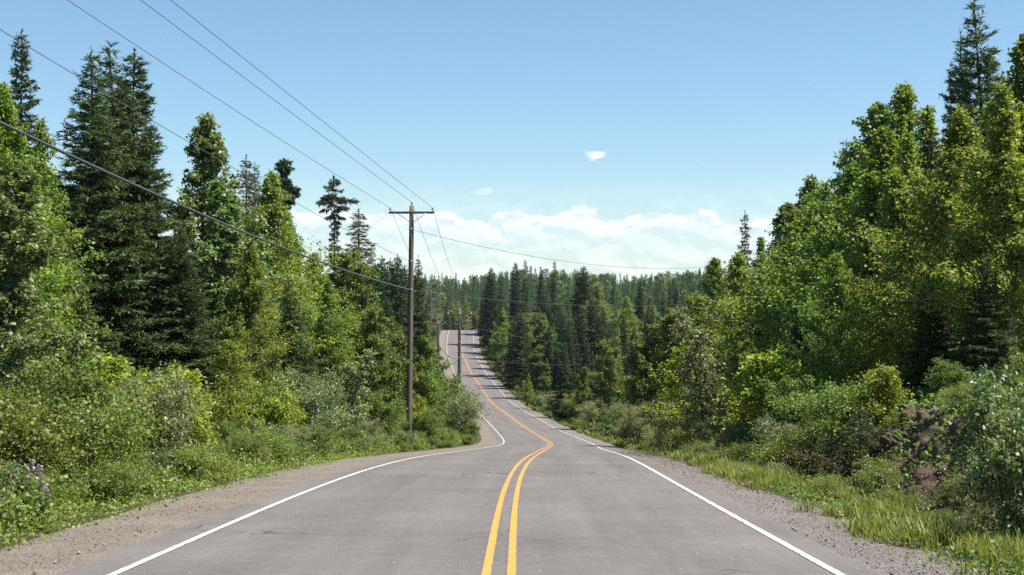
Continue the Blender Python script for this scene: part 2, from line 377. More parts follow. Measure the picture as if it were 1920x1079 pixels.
# ------------------------------------------------------------------ plant builders (each returns meshes in metres, base at the origin)
def unit(v): return v / (np.linalg.norm(v, axis=-1, keepdims=True) + 1e-9)
def leaf_quads(P, D, size, r, droop=.35, tilt=.55, wid=.66, flat=1.0):
    n = len(P)
    ax = unit(D * .5 + r.randn(n, 3) * .55 + np.array([0, 0, -droop]))
    nr = np.array([0, 0, flat]) + r.randn(n, 3) * tilt
    sd = unit(np.cross(ax, nr)); nn = np.cross(sd, ax)
    L = (size * r.uniform(.5, 1.45, n))[:, None]; W = L * wid * .5
    q = np.empty((n, 4, 3))
    q[:, 0] = P; q[:, 1] = P + ax * L * .45 + sd * W + nn * L * .10
    q[:, 2] = P + ax * L - nn * L * .06; q[:, 3] = P + ax * L * .45 - sd * W + nn * L * .10
    return q
def broadleaf(seed, H, rad, base, nb, nl, leaf, stems=1, spread=.12, lean=0, top=.55, up=.75, clump=.16, trunk_r=.09, twigs=7, droop=.35, tilt=.55, wid=.66, belly=.35, limb_vis=1.0, var=(.6, 1.15)):
    """stems > limbs > twigs > leaves; rad is the crown radius, base the height where it starts"""
    r = rs(seed); tb = Tubes(); LP, LD, LW = [], [], []
    for s in range(stems):
        a0 = s * 2.4 + r.rand() * 1.5; tiltv = spread * (0.3 + r.rand()) if stems > 1 else lean
        h = H * (1 if s == 0 else r.uniform(.72, .97))
        zz = np.linspace(0, 1, 9); wa = r.randn(2) * .02 * H
        st = np.stack([np.cos(a0) * tiltv * h * zz**1.2 + wa[0] * np.sin(zz * 4 + s), np.sin(a0) * tiltv * h * zz**1.2 + wa[1] * np.sin(zz * 3.1 + 1), zz * h * .97], -1)
        tr = trunk_r * (1 if s == 0 else .75) * (1 - zz)**.8 + .008
        tb.add(st, tr, 7)
        n = max(4, int(nb / stems)); t0 = base / H
        for i in range(n):
            t = t0 + (1 - t0) * ((i + r.rand()) / n) ** .9
            k = (t - t0) / (1 - t0)
            prof = (min(1, (k + .06) / belly) ** .6) * ((1 - max(0, (k - belly) / (1 - belly))) ** top)
            Lb = rad / (1 + (stems > 1) * .35) * (prof * r.uniform(*var) + .05)
            p0 = np.array([np.interp(t, zz, st[:, c]) for c in range(3)])
            az = i * 2.39996 + r.randn() * .35; el = up * (.55 + .6 * k) + r.randn() * .16
            d = np.array([math.cos(az) * math.cos(el), math.sin(az) * math.cos(el), math.sin(el)])
            sgm = np.linspace(0, 1, 5); bend = np.array([0, 0, -1]) * Lb * .16
            br = p0 + d * Lb * sgm[:, None] + bend * (sgm**2)[:, None] + np.cumsum(r.randn(5, 3) * .035 * Lb, 0) * sgm[:, None]
            if limb_vis > r.rand(): tb.add(br, np.linspace(max(.008, trunk_r * .32 * (1 - .6 * k)), .004, 5), 4, False)
            for j in range(twigs):
                s0 = r.uniform(.25, 1); b0 = np.array([np.interp(s0, sgm, br[:, c]) for c in range(3)])
                td = unit(d * .7 + r.randn(3) * .55 + np.array([0, 0, .12])); tl = Lb * r.uniform(.2, .42) * (1.15 - .5 * s0) + .12
                LP.append(b0); LD.append(td); LW.append(tl)
                if r.rand() < .35 * limb_vis: tb.add([b0, b0 + td * tl * .8], [.006, .003], 3, False)
    LP, LD, LW = np.array(LP), np.array(LD), np.array(LW)
    ti = r.choice(len(LP), nl, p=LW / LW.sum())
    f = r.rand(nl)[:, None] ** .75
    P = LP[ti] + LD[ti] * LW[ti][:, None] * f + r.randn(nl, 3) * clump * (.35 + LW[ti][:, None] * .5) * np.array([1, 1, .75])
    P[:, 2] = np.maximum(P[:, 2], .05)
    q = leaf_quads(P, LD[ti], leaf, r, droop, tilt, wid)
    return tb.mesh('trunk'), quad_mesh('crown', q)
def conifer(seed, H, rb, base=.04, power=.85, step=.30, per=6, slope=-.15, up_top=.5, tip=.25, twig=.42, dens=1.0, blade=.11, bw=.022, prof=None, leader=.05, ragged=.25, trunk_r=None, gap=0, fuller=1.6):
    """a spire: whorls of drooping boughs, side twigs, needle sprays as thin blades"""
    r = rs(seed); tb = Tubes(); trunk_r = trunk_r or .012 * H
    wz = np.linspace(0, 1, 12); wa = r.randn(2) * .006 * H
    ax_ = np.stack([wa[0] * np.sin(wz * 4), wa[1] * np.sin(wz * 3), wz * H], -1)
    tb.add(ax_, trunk_r * (1 - wz)**.9 + .006, 7)
    zs, az, Ls, tt = [], [], [], []
    z = base * H
    while z < H * (1 - leader * .3):
        t = (z - base * H) / (H * (1 - base))
        w = prof(t) if prof else (1 - t)**power
        n = max(3, int(per * (.55 + .6 * (1 - t))))
        lv = r.uniform(1 - ragged, 1 + ragged * .5)
        for i in range(n):
            if r.rand() < gap: continue
            zs.append(z + r.randn() * step * .22); az.append(i / n * 2 * PI + r.rand() * 1.1 + z * 3); tt.append(t)
            Ls.append(rb * w * lv * r.uniform(1 - ragged, 1 + ragged * .6) + .05)
        z += step * (.55 + .6 * (1 - t)) * r.uniform(.8, 1.2)
    zs, az, Ls, tt = map(np.array, (zs, az, Ls, tt))
    n = len(zs)
    sl = slope + (up_top - slope) * tt**1.5 + r.randn(n) * .10
    d = np.stack([np.cos(az), np.sin(az), np.zeros(n)], -1)
    sd = np.stack([-np.sin(az), np.cos(az), np.zeros(n)], -1)
    def bough(i, s):
        zz = zs[i] + Ls[i] * (sl[i] * s + (-.30 * s**1.3 + tip * s**3) * (1 - tt[i]))
        x = np.interp(zs[i], ax_[:, 2], ax_[:, 0]); y = np.interp(zs[i], ax_[:, 2], ax_[:, 1])
        return np.stack([x, y, zz], -1) + d[i] * (Ls[i] * s)[:, None]
    for i in range(0, n):
        if Ls[i] > .25:
            s = np.linspace(0, 1, 4); tb.add(bough(np.full(4, i), s), np.linspace(max(.006, trunk_r * .16 * (1 - .5 * tt[i])), .003, 4), 3, False)
    # twigs
    nt_ = np.maximum(4, (Ls * 22 * dens).astype(int)); bi = np.repeat(np.arange(n), nt_)
    s = r.rand(len(bi)) ** .8 * .97 + .03
    side = np.where(r.rand(len(bi)) < .5, -1, 1)[:, None]
    ang = r.uniform(.5, 1.15, len(bi))[:, None]
    td = unit(d[bi] * np.cos(ang) + sd[bi] * side * np.sin(ang) + np.stack([np.zeros(len(bi)), np.zeros(len(bi)), sl[bi] * .6 - .12 + r.randn(len(bi)) * .22], -1))
    tl = Ls[bi] * twig * (1 - .75 * s) * r.uniform(.6, 1.2, len(bi)) + .07
    tp = bough(bi, s)
    # bough tips carry on outward
    nb_ = np.maximum(3, (tl / .05 * dens * fuller).astype(int)); wi = np.repeat(np.arange(len(tl)), nb_)
    f = r.rand(len(wi))
    P = tp[wi] + td[wi] * (tl[wi] * f)[:, None]
    D = unit(td[wi] * .9 + r.randn(len(wi), 3) * .42)
    # leader spray
    k = int(60 * dens); zl = H * (1 - leader * 1.6 * r.rand(k)); P = np.concatenate([P, np.stack([np.full(k, ax_[-1, 0]), np.full(k, ax_[-1, 1]), zl], -1)])
    D = np.concatenate([D, unit(r.randn(k, 3) * .6 + np.array([0, 0, .9]))])
    m = len(P); L = (blade * r.uniform(.6, 1.3, m))[:, None]; sv = unit(np.cross(D, r.randn(m, 3))) * bw * .5
    q = np.empty((m, 4, 3)); q[:, 0] = P - sv; q[:, 1] = P + sv; q[:, 2] = P + D * L + sv * .35; q[:, 3] = P + D * L - sv * .35
    return tb.mesh('trunk'), quad_mesh('crown', q)

PROTO = {}
def proto(kind, H, meshes, bark, leaf, rad):
    tr, cr = meshes; tr.materials.append(M[bark]); cr.materials.append(M[leaf])
    PROTO.setdefault(kind, []).append((tr, cr, H, rad))
PN = {'shrub': ('stem', 'foliage')}
for i in range(5): proto('birch_tree', 11, broadleaf(10 + i, 11, 2.4 + .25 * (i % 3), 1.0, 128, 31000, .112, 1 + (i % 2), .06, top=.92, up=1.05, trunk_r=.085, belly=.30, tilt=1.1, droop=.5, twigs=13, clump=.13, var=(.35, 1.5)), 'bark_birch', 'birch_leaf', 2.5)
for i in range(3): proto('aspen_tree', 12, broadleaf(30 + i, 12, 2.2, 1.2, 92, 27000, .125, 1, top=.8, up=.8, clump=.13, trunk_r=.10, belly=.32, tilt=.9, droop=.5, wid=.85, twigs=12, var=(.5, 1.4)), 'bark_grey', 'aspen_leaf', 2.1)
for i in range(3): proto('maple_tree', 8, broadleaf(40 + i, 8, 2.6, .4, 74, 28000, .118, 2, .12, top=.45, up=.7, trunk_r=.08, belly=.42, wid=.8, tilt=.9, twigs=10, var=(.5, 1.25)), 'bark_grey', 'alder_leaf', 2.7)
for i in range(2): proto('young_birch', 5, broadleaf(50 + i, 5, 1.25, .5, 40, 7000, .085, 1, top=.6, up=.8, trunk_r=.035, belly=.35, wid=.75), 'bark_grey', 'lime_leaf', 1.2)
for i in range(2): proto('young_aspen', 6, broadleaf(55 + i, 6, 1.2, .9, 40, 5200, .10, 2, .10, top=.6, up=.8, trunk_r=.05, clump=.2, belly=.35, wid=.8, tilt=.8), 'bark_dark', 'willow_leaf', 1.3)
for i in range(3): proto('alder_shrub', 2.6, broadleaf(60 + i, 2.6, 1.5, .15, 50, 11000, .075, 6, .32, top=.4, up=.7, trunk_r=.022, belly=.4, wid=.75, clump=.2, var=(.3, 1.5)), 'stem', 'alder_leaf', 1.5)
for i in range(3): proto('willow_shrub', 2.4, broadleaf(70 + i, 2.4, 1.3, .15, 46, 9000, .072, 7, .30, top=.45, up=.85, trunk_r=.02, belly=.4, wid=.42, clump=.2, droop=.1, tilt=.8, var=(.3, 1.5)), 'stem', 'willow_leaf', 1.3)
for i in range(3): proto('dogwood_shrub', 2.4, broadleaf(75 + i, 2.4, 1.15, .15, 48, 6800, .085, 7, .26, top=.45, up=.9, trunk_r=.02, belly=.4, wid=.58, clump=.18, droop=.15, tilt=.7, var=(.3, 1.5)), 'stem', 'dogwood_leaf', 1.2)
for i in range(3): proto('bramble_bush', 1.3, broadleaf(80 + i, 1.3, 1.15, .04, 60, 13000, .052, 8, .45, top=.35, up=.6, trunk_r=.008, belly=.4, wid=.8, clump=.22, droop=.2, tilt=.8, var=(.3, 1.5)), 'stem', 'bramble_leaf', 1.2)
for i in range(2): proto('sapling_bush', 2.2, broadleaf(90 + i, 2.2, .95, .1, 44, 6500, .085, 4, .20, top=.5, up=.85, trunk_r=.015, belly=.38, wid=.75, clump=.2, var=(.3, 1.5)), 'stem', 'lime_leaf', 1.0)
for i in range(4): proto('fir_tree', 13, conifer(100 + i, 13, 2.9 + .2 * (i % 2), .03, 1.0, .30, 8, -.10, .6, .25, .42, 1.15, .14, .034, leader=.06), 'bark_dark', 'fir_needle', 2.5)
for i in range(5): proto('spruce_tree', 12, conifer(110 + i, 12, 1.35 + .15 * (i % 3), .05, .62, .24, 7, -.30, .35, .30, .42, 1.3, .13, .036, leader=.05, ragged=.35), 'bark_dark', 'spruce_needle', 1.35)
def club(t): return .85 * (1 - t)**.75 * (1 - .6 * math.exp(-((t - .74) / .07)**2)) + .46 * math.exp(-((t - .885) / .075)**2)
proto('ragged_spruce', 12, conifer(130, 12, 1.55, .2, 1, .24, 6, -.45, .0, .35, .40, 1.5, .13, .036, prof=club, leader=.02, ragged=.45, gap=.2), 'bark_dark', 'spruce_needle', 1.7)
def ball(t): return .42 * (1 - t)**.5 * (t < .7) + .52 * math.exp(-((t - .865) / .055)**2) + .30 * math.exp(-((t - .972) / .022)**2)
proto('club_spruce', 12, conifer(131, 12, 1.35, .1, 1, .15, 8, -.2, .1, .2, .55, 2.0, .12, .034, prof=ball, leader=.01, ragged=.3), 'bark_dark', 'spruce_needle', 1.2)
for i in range(4): proto('larch_tree', 14, conifer(140 + i, 14, 1.9, .06, .68, .27, 7, .02, .5, .15, .44, 1.1, .14, .03, leader=.05, ragged=.4), 'bark_dark', 'larch_needle', 1.7)
proto('dry_spruce', 10, conifer(150, 10, .85, .1, .5, .20, 7, -.3, .1, .25, .4, 1.2, .12, .03, leader=.05, ragged=.5), 'bark_dark', 'dry_needle', .8)
for i in range(2): proto('young_fir', 2.4, conifer(155 + i, 2.4, .95, .03, .85, .16, 6, .15, .8, .1, .5, 1.5, .075, .022, leader=.08, ragged=.25), 'bark_dark', 'fir_needle', .9)

CAT = {'birch_tree': 'birch', 'aspen_tree': 'aspen', 'maple_tree': 'broadleaf tree', 'young_birch': 'young tree', 'young_aspen': 'young tree', 'alder_shrub': 'shrub', 'dogwood_shrub': 'shrub', 'willow_shrub': 'shrub',
       'bramble_bush': 'bush', 'sapling_bush': 'bush', 'fir_tree': 'fir', 'spruce_tree': 'spruce', 'ragged_spruce': 'spruce', 'club_spruce': 'spruce', 'larch_tree': 'larch', 'dry_spruce': 'spruce', 'young_fir': 'young fir'}
SHRUB = {'dogwood_shrub', 'alder_shrub', 'willow_shrub', 'bramble_bush', 'sapling_bush'}
PLACED = []
prng = random.Random(5)
def plant(kind, x, y, h, label=None, group=None, wx=1.0, variant=None, rot=None, sink=.05, z=None):
    v = PROTO[kind]; tr, cr, H, rad = v[prng.randrange(len(v)) if variant is None else variant % len(v)]
    s = h / H
    r = empty(kind, (x, y, (float(gz(x, y)) if z is None else z) - sink), prng.random() * 2 * PI if rot is None else rot, (s * wx, s * wx, s))
    obj('stem' if kind in SHRUB else 'trunk', tr, parent=r); obj('foliage' if kind in SHRUB else 'crown', cr, parent=r)
    r['category'] = CAT[kind]
    if label: r['label'] = label
    if group: r['group'] = group
    PLACED.append((r, kind, x, y, h, rad * s * wx, label))
    return r
def tree(kind, px, top, Y, label, wx=1.0, variant=None, rot=None, group=None):
    """a tree whose tip stands where the photo shows it, at distance Y"""
    x, zt = at(px, top, Y); h = zt - float(gz(x, Y)) + .05
    return plant(kind, x, Y, h, label, group, wx, variant, rot)

# ------------------------------------------------------------------ trees one can tell apart, left of the road
G1 = 'tall trees along the left edge of the road'; G2 = 'tall trees on the right bank'
tree('birch_tree', 2, 150, 33, 'birch cut off by the left picture edge, rising above the grey-leaved aspen', 1.0, 0, group=G1)
tree('aspen_tree', 22, 300, 27.5, 'glossy aspen hanging over the bushes at the left picture edge', 1.35, 0, group=G1)
tree('birch_tree', 72, 215, 40, 'yellowish birch between the left picture edge and the dark firs', .8, 1, group=G1)
tree('spruce_tree', 40, 55, 66, 'thin dark spruce sticking up alone behind the birches at far left', .75, 0, group=G1)
tree('fir_tree', 172, 92, 45, 'leftmost of the clump of tall dark firs, broad and ragged', 1.25, 0, group=G1)
tree('fir_tree', 212, 78, 47, 'tallest fir in the dark clump, with a pale pointed tip', 1.25, 1, group=G1)
tree('spruce_tree', 247, 94, 51, 'nearly black narrow spruce tip behind the right side of the fir clump', 1.1, 1, group=G1)
tree('fir_tree', 278, 225, 47, 'rightmost fir of the dark clump, brownish low branches', 1.1, 2, group=G1)
tree('fir_tree', 335, 420, 46, 'lower fir spreading brown-green boughs right of the dark clump', 1.5, 3, group=G1)
tree('fir_tree', 120, 420, 42, 'low dark fir in deep shade under the tall firs', 1.5, 0, group=G1)
tree('aspen_tree', 382, 208, 58, 'glossy aspen against the sky right of the dark fir clump', 1.05, 1, group=G1)
tree('aspen_tree', 425, 330, 55, 'shorter aspen with shining leaves just right of the tallest aspen', 1.2, 2, group=G1)
tree('dry_spruce', 461, 292, 72, 'thin bare-topped spruce poking out between the aspen and the birch', .8, group=G1)
tree('larch_tree', 478, 305, 74, 'thin pale conifer tip just left of the tall birch', .8, 0, group=G1)
tree('birch_tree', 500, 320, 65, 'tall birch in front of the black ball-topped spruce', 1.1, 2, group=G1)
tree('club_spruce', 533, 300, 84, 'black spruce with a ball-shaped top above the birches', .72, 0, group=G1, rot=.5)
tree('birch_tree', 550, 395, 70, 'birch below the ball-topped spruce, bright green', 1.1, 3, group=G1)
tree('birch_tree', 590, 470, 72, 'lower birch to the left of the ragged lone spruce', 1.1, 4, group=G1)
tree('ragged_spruce', 626, 332, 95, 'ragged spruce with a dense tuft on top and gaps between its boughs', .78, 0, group=G1)
tree('dry_spruce', 672, 393, 104, 'thin sparse spruce right beside the ragged tuft-topped one', 1.3, group=G1)
tree('maple_tree', 655, 478, 78, 'round-topped leafy tree left of the first utility pole', .85, 0, group=G1)
tree('birch_tree', 618, 520, 68, 'birch in front of the ragged lone spruce', 1.0, 1, group=G1)
tree('maple_tree', 700, 575, 73, 'rounded leafy tree whose crown reaches the first utility pole', .9, 1, group=G1)
tree('fir_tree', 545, 520, 53, 'dark fir half hidden behind the silvery bush', 1.2, 1, group=G1)
tree('birch_tree', 470, 450, 50, 'birch between the aspens and the dark middle fir', 1.0, 0, group=G1)
for px, top, Y, k in ((698, 462, 118, 'larch_tree'), (716, 480, 112, 'spruce_tree'), (730, 486, 122, 'spruce_tree'), (744, 478, 118, 'spruce_tree'), (757, 497, 126, 'spruce_tree'), (706, 500, 105, 'spruce_tree')):
    tree(k, px, top, Y, {698: 'pale feathery larch tip behind the row of dark spruces'}.get(px, 'dark narrow spruce in the row left of the first utility pole'), .9, group='dark spruces in a row left of the pole' if px != 698 else G1)
tree('fir_tree', 783, 480, 128, 'dark fir standing right behind the first utility pole', .85, 2, group=G1)
tree('maple_tree', 735, 600, 92, 'leafy tree close behind the first utility pole', .9, 2, group=G1)
tree('birch_tree', 795, 600, 108, 'bright leafy birch right of the first utility pole', 1.1, 3, group=G1)
tree('young_birch', 432, 640, 37, 'lime-green young birch in front of the dark firs', 1.15, 0, group=G1)
tree('young_aspen', 655, 655, 54, 'silvery glossy-leaved young aspen left of the pole foot', 1.35, 0, group=G1)
# right side
tree('fir_tree', 1838, -8, 45, 'tallest conifer on the right, its dark spire reaching the top of the picture', 1.05, 1, group=G2)
tree('fir_tree', 1800, 60, 47, 'smaller dark conifer leaning on the tallest spire at right', .75, 2, group=G2)
tree('birch_tree', 1925, 52, 40, 'birch at the right picture edge, level with the conifer spire', 1.0, 0, group=G2)
tree('birch_tree', 1888, 150, 34, 'broad yellow-green birch in front of the tall conifer', 1.25, 1, group=G2)
tree('birch_tree', 1790, 200, 37, 'big bright birch left of the tall conifer, hanging over the rock bank', 1.2, 2, group=G2)
tree('birch_tree', 1705, 240, 41, 'broad birch with pale trunk above the rock bank', 1.1, 3, group=G2)
tree('birch_tree', 1690, 152, 52, 'tall birch top against the sky left of the conifer spire', 1.0, 4, group=G2)
tree('aspen_tree', 1632, 185, 54, 'loose-topped aspen standing highest left of the birches', 1.1, 0, group=G2)
tree('larch_tree', 1588, 262, 57, 'pale feathery larch on the outline of the right-hand trees', 1.0, 1, group=G2)
tree('birch_tree', 1628, 320, 46, 'bright birch in the middle of the right-hand wall of trees', 1.15, 0, group=G2)
tree('birch_tree', 1548, 335, 56, 'birch stepping down left of the pale larch', 1.1, 1, group=G2)
tree('birch_tree', 1500, 400, 64, 'birch in the descending row, below the pale larch', 1.15, 2, group=G2)
tree('aspen_tree', 1518, 325, 66, 'greyish aspen tip showing over the descending birches', 1.0, 1, group=G2)
tree('aspen_tree', 1470, 375, 72, 'aspen crown against the white clouds', 1.0, 2, group=G2)
tree('birch_tree', 1438, 440, 78, 'birch right of the thin reddish spire', 1.1, 3, group=G2)
tree('dry_spruce', 1397, 396, 88, 'thin reddish spire of a spruce above the right-hand birches', .6, group=G2)
tree('birch_tree', 1385, 470, 84, 'birch below the thin reddish spire', 1.1, 4, group=G2)
tree('birch_tree', 1340, 480, 96, 'birch at the lower end of the right-hand wall of trees', 1.1, 0, group=G2)
tree('maple_tree', 1300, 560, 92, 'leafy tree stepping down to the valley forest', 1.1, 0, group=G2)
tree('maple_tree', 1225, 612, 96, 'round bright leafy tree beside the verge at the bend', 1.1, 1, group=G2)
tree('larch_tree', 1420, 520, 62, 'dark soft conifer behind the silver-leaved young aspen', 1.1, 2, group=G2)
tree('fir_tree', 1500, 560, 47, 'shaded fir among the birches behind the yellowish bushes', 1.1, 3, group=G2)
tree('fir_tree', 1740, 520, 35, 'dark fir in the shade above the rock bank', 1.5, 0, group=G2)
tree('fir_tree', 1850, 470, 33, 'dark fir in the shade at the right behind the glossy shrub', 1.5, 2, group=G2)
tree('young_aspen', 1318, 578, 50, 'pale silver-leaved young aspen with two thin trunks beside the right verge', 1.15, 0, group=G2)
tree('young_birch', 1290, 640, 56, 'small leafy tree to the left of the pale silver-leaved aspen', 1.3, 1, group=G2)
tree('maple_tree', 1425, 640, 47, 'bushy leafy tree right of the pale silver-leaved aspen', .9, 2, group=G2)
tree('birch_tree', 1570, 470, 39, 'dense birch whose crown hangs down to the yellowish bushes', 1.1, 4, group=G2)
tree('maple_tree', 1140, 640, 150, 'rounded leafy tree on the outside of the bend, left of the bright round one', .9, 0, group=G2)
tree('maple_tree', 1095, 690, 170, 'small leafy tree at the outside of the bend', .8, 1, group=G2)
tree('maple_tree', 1000, 640, 250, 'bright leafy tree among the valley spruces beside the road', .75, 2, group=G2)

# ------------------------------------------------------------------ forest behind them
def segment(x, y, u):
    if u < 0:
        if y < 45: return 'behind the bushes left of the near gravel'
        if y < 78: return 'deep in the left wood before the first pole'
        if y < 135: return 'in the left wood beyond the first pole'
        if y < 230: return 'left of the dip beyond the second pole'
        if y < 385: return 'on the left side of the far climb'
        return 'in the far wood left behind the crest'
    if y < 46: return 'in the shade above the rock bank'
    if y < 80: return 'behind the birches of the right bank'
    if y < 130: return 'right of the bend in the road'
    if y < 200: return 'in the valley wood right of the bend'
    if y < 290: return 'in the valley wood right of the dip'
    if y < 385: return 'on the slope right of the far climb'
    if x < 60: return 'in the far wood right behind the crest'
    return 'in the far wood on the right ridge'
WORD = {'spruce_tree': 'dark narrow spruce', 'fir_tree': 'dark broad fir', 'larch_tree': 'soft pale green larch', 'birch_tree': 'light green birch', 'aspen_tree': 'tall aspen', 'maple_tree': 'round leafy tree', 'dry_spruce': 'thin brownish spruce',
        'alder_shrub': 'dark green leafy shrub', 'dogwood_shrub': 'glossy broad-leaved shrub', 'willow_shrub': 'grey-green narrow-leaved shrub', 'bramble_bush': 'low yellow-green bush', 'sapling_bush': 'lime-green upright bush', 'young_fir': 'young fir', 'young_aspen': 'young silvery aspen', 'young_birch': 'young lime-green birch'}
SIL_L = ([0, 100, 230, 330, 430, 540, 600, 640, 700, 760, 800, 840, 960], [250, 270, 200, 330, 340, 400, 500, 500, 500, 505, 520, 520, 515])
SIL_R = ([960, 1040, 1090, 1180, 1250, 1300, 1340, 1440, 1560, 1650, 1750, 1920], [505, 508, 512, 522, 515, 512, 495, 425, 345, 265, 215, 170])
frng = random.Random(21)
def fill(x, y, kinds, hmin, hmax, spacing):
    u = x - float(cx(min(475, y))); px = 960 + x / y * F
    if not (-60 < px < 1985): return False
    for q in PLACED:
        if q[1] in SHRUB: continue
        if (q[2] - x)**2 + (q[3] - y)**2 < spacing**2: return False
    k = frng.choices([a for a, b in kinds], [b for a, b in kinds])[0]
    zg = float(gz(x, y)); sil = np.interp(px, *SIL_L) if px < 960 else np.interp(px, *SIL_R)
    lim = EYE - (sil + frng.uniform(2, 60) - HOR) / F * y - zg
    h = min(frng.uniform(hmin, hmax), lim)
    if h < (3.5 if y < 150 else 5): return False
    if k in ('maple_tree',): h = min(h, 9.5)
    plant(k, x, y, h, wx=frng.uniform(.9, 1.2) * (1.25 if h < 8 else 1)); return True
DARK = [('spruce_tree', 5), ('fir_tree', 3), ('birch_tree', 3), ('larch_tree', 1)]
MIX = [('spruce_tree', 8), ('fir_tree', 1), ('larch_tree', 3), ('birch_tree', 2), ('maple_tree', 1)]
CON = [('spruce_tree', 8), ('larch_tree', 7), ('birch_tree', 1), ('dry_spruce', 1)]
def scatter(n, y0, y1, u0, u1, kinds, h0, h1, sp, edge=None):
    done = 0
    for _ in range(n * 12):
        y = y0 + (y1 - y0) * frng.random(); u = u0 + (u1 - u0) * frng.random()
        if fill(u + float(cx(min(475, y))), y, kinds, h0, h1, sp): done += 1
        if done >= n: break
scatter(26, 30, 62, -28, -12.5, DARK, 9, 14, 2.6)
scatter(26, 62, 105, -32, -12, DARK, 9, 15, 2.8)
scatter(34, 105, 190, -36, -11, MIX, 9, 15, 3.0)
scatter(30, 190, 300, -40, -10, MIX, 8, 14, 3.5)
scatter(22, 300, 400, -42, -10.5, MIX, 8, 13, 3.8)
scatter(26, 30, 60, 10.5, 26, DARK, 7, 13, 2.4)
scatter(30, 60, 110, 9.5, 34, DARK, 7, 13, 2.8)
scatter(44, 110, 190, 9, 48, MIX, 7, 12, 3.0)
scatter(90, 180, 300, 9, 80, CON, 9, 15, 3.2)
scatter(80, 290, 400, 9, 110, CON, 10, 16, 3.8)
scatter(16, 225, 395, 6.5, 11, [('maple_tree', 2), ('birch_tree', 1), ('spruce_tree', 4)], 5, 10, 3.5)
scatter(60, 392, 500, -75, 2, [('maple_tree', 4), ('birch_tree', 4), ('spruce_tree', 4), ('larch_tree', 2)], 8, 14, 4.0)
scatter(60, 400, 520, 10, 170, CON, 11, 17, 4.5)

# ------------------------------------------------------------------ bushes and low plants of the verges
def verge(kind, px, top, Y, label, wx=1.0, variant=None, group=None):
    return tree(kind, px, top, Y, label, wx, variant, group=group)
for px, top, Y, k, lab in ((848, 578, 432, 'maple_tree', 'bright round tree closing the view where the road goes over the far crest'), (872, 560, 440, 'birch_tree', 'tallest light tree straight behind the far crest'),
                           (890, 585, 428, 'maple_tree', 'low dark leafy tree at the right end of the far crest'), (862, 596, 424, 'maple_tree', 'low leafy tree in the middle of the far crest'), (905, 560, 415, 'spruce_tree', 'dark spruce at the right end of the far crest'),
                           (836, 590, 436, 'birch_tree', 'light tree at the left end of the far crest'), (905, 588, 372, 'fir_tree', 'dark wide conifer standing over its shadow on the far climb')):
    tree(k, px, top, Y, lab, 1.3, group='trees closing the view at the far crest')
GV = 'taller trees of the valley wood'
for px, top, Y, k, wx_, lab in ((1040, 489, 320, 'larch_tree', .8, 'tallest pale larch on the skyline right of the far climb'), (985, 487, 330, 'larch_tree', .75, 'tall larch on the skyline nearest above the far climb'),
        (966, 492, 345, 'spruce_tree', 1.0, 'tall spruce left of the skyline larches'), (1093, 500, 310, 'spruce_tree', 1.4, 'broad dark spruce tip on the skyline in the middle of the valley wood'), (1083, 505, 330, 'larch_tree', .8, 'larch behind the broad dark spruce tip'),
        (921, 502, 350, 'spruce_tree', 1.1, 'dark pointed spruce on the skyline right above the far crest'), (940, 508, 335, 'larch_tree', .8, 'larch beside the dark spruce above the far crest'), (1015, 512, 300, 'spruce_tree', 1.0, 'dark spruce between the two tallest larches'),
        (942, 575, 290, 'birch_tree', 1.0, 'light rounded tree beside the upper part of the far climb'), (985, 590, 285, 'maple_tree', .9, 'big light leafy tree right of the far climb'), (1012, 590, 235, 'maple_tree', .9, 'light leafy tree among the dark spruces in the dip'),
        (962, 600, 268, 'spruce_tree', 1.5, 'dark spruce at the edge of the far climb'), (975, 585, 262, 'spruce_tree', 1.3, 'taller dark spruce at the edge of the far climb'), (990, 700, 205, 'birch_tree', 1.1, 'light leafy tree on the verge in the dip'),
        (1043, 640, 200, 'spruce_tree', 0.9, 'dark narrow spruce in the front row of the valley wood'),
        (1058, 655, 192, 'spruce_tree', 0.8, 'dark narrow spruce in the front row of the valley wood'),
        (1078, 618, 215, 'spruce_tree', 1.0, 'dark narrow spruce in the front row of the valley wood'),
        (1100, 632, 200, 'spruce_tree', 0.9, 'dark narrow spruce in the front row of the valley wood'),
        (1122, 590, 225, 'spruce_tree', 1.0, 'dark narrow spruce in the front row of the valley wood'),
        (1146, 602, 215, 'spruce_tree', 0.9, 'dark narrow spruce in the front row of the valley wood'),
        (1170, 596, 205, 'spruce_tree', 0.9, 'dark narrow spruce in the front row of the valley wood'),
        (1190, 612, 190, 'spruce_tree', 0.9, 'dark narrow spruce in the front row of the valley wood'),
        (1110, 660, 175, 'spruce_tree', 0.8, 'dark narrow spruce in the front row of the valley wood'),
        (1030, 612, 230, 'spruce_tree', 1.0, 'dark narrow spruce in the front row of the valley wood'),
        (1215, 585, 180, 'spruce_tree', 0.8, 'dark narrow spruce in the front row of the valley wood'),
        (1060, 640, 180, 'fir_tree', .9, 'green fir behind the verge in the dip'), (1150, 515, 320, 'larch_tree', .8, 'larch tip on the skyline toward the right'), (1200, 520, 300, 'spruce_tree', 1, 'spruce tip on the skyline toward the right')):
    tree(k, px, top, Y, lab, wx_, group=GV if 'front row' not in lab else 'front row of valley spruces')
for i, (y_, u_, h_) in enumerate(((384, 7.4, 11), (369, 6.8, 14), (349, 7.8, 11), (334, 7.0, 10), (324, 8.4, 13), (305, 7.6, 12))):
    plant('spruce_tree', float(cx(y_)) + u_, y_, h_, 'dark spruce at the right edge of the far climb, shading the road', 'dark spruces shading the far climb', 1.5)
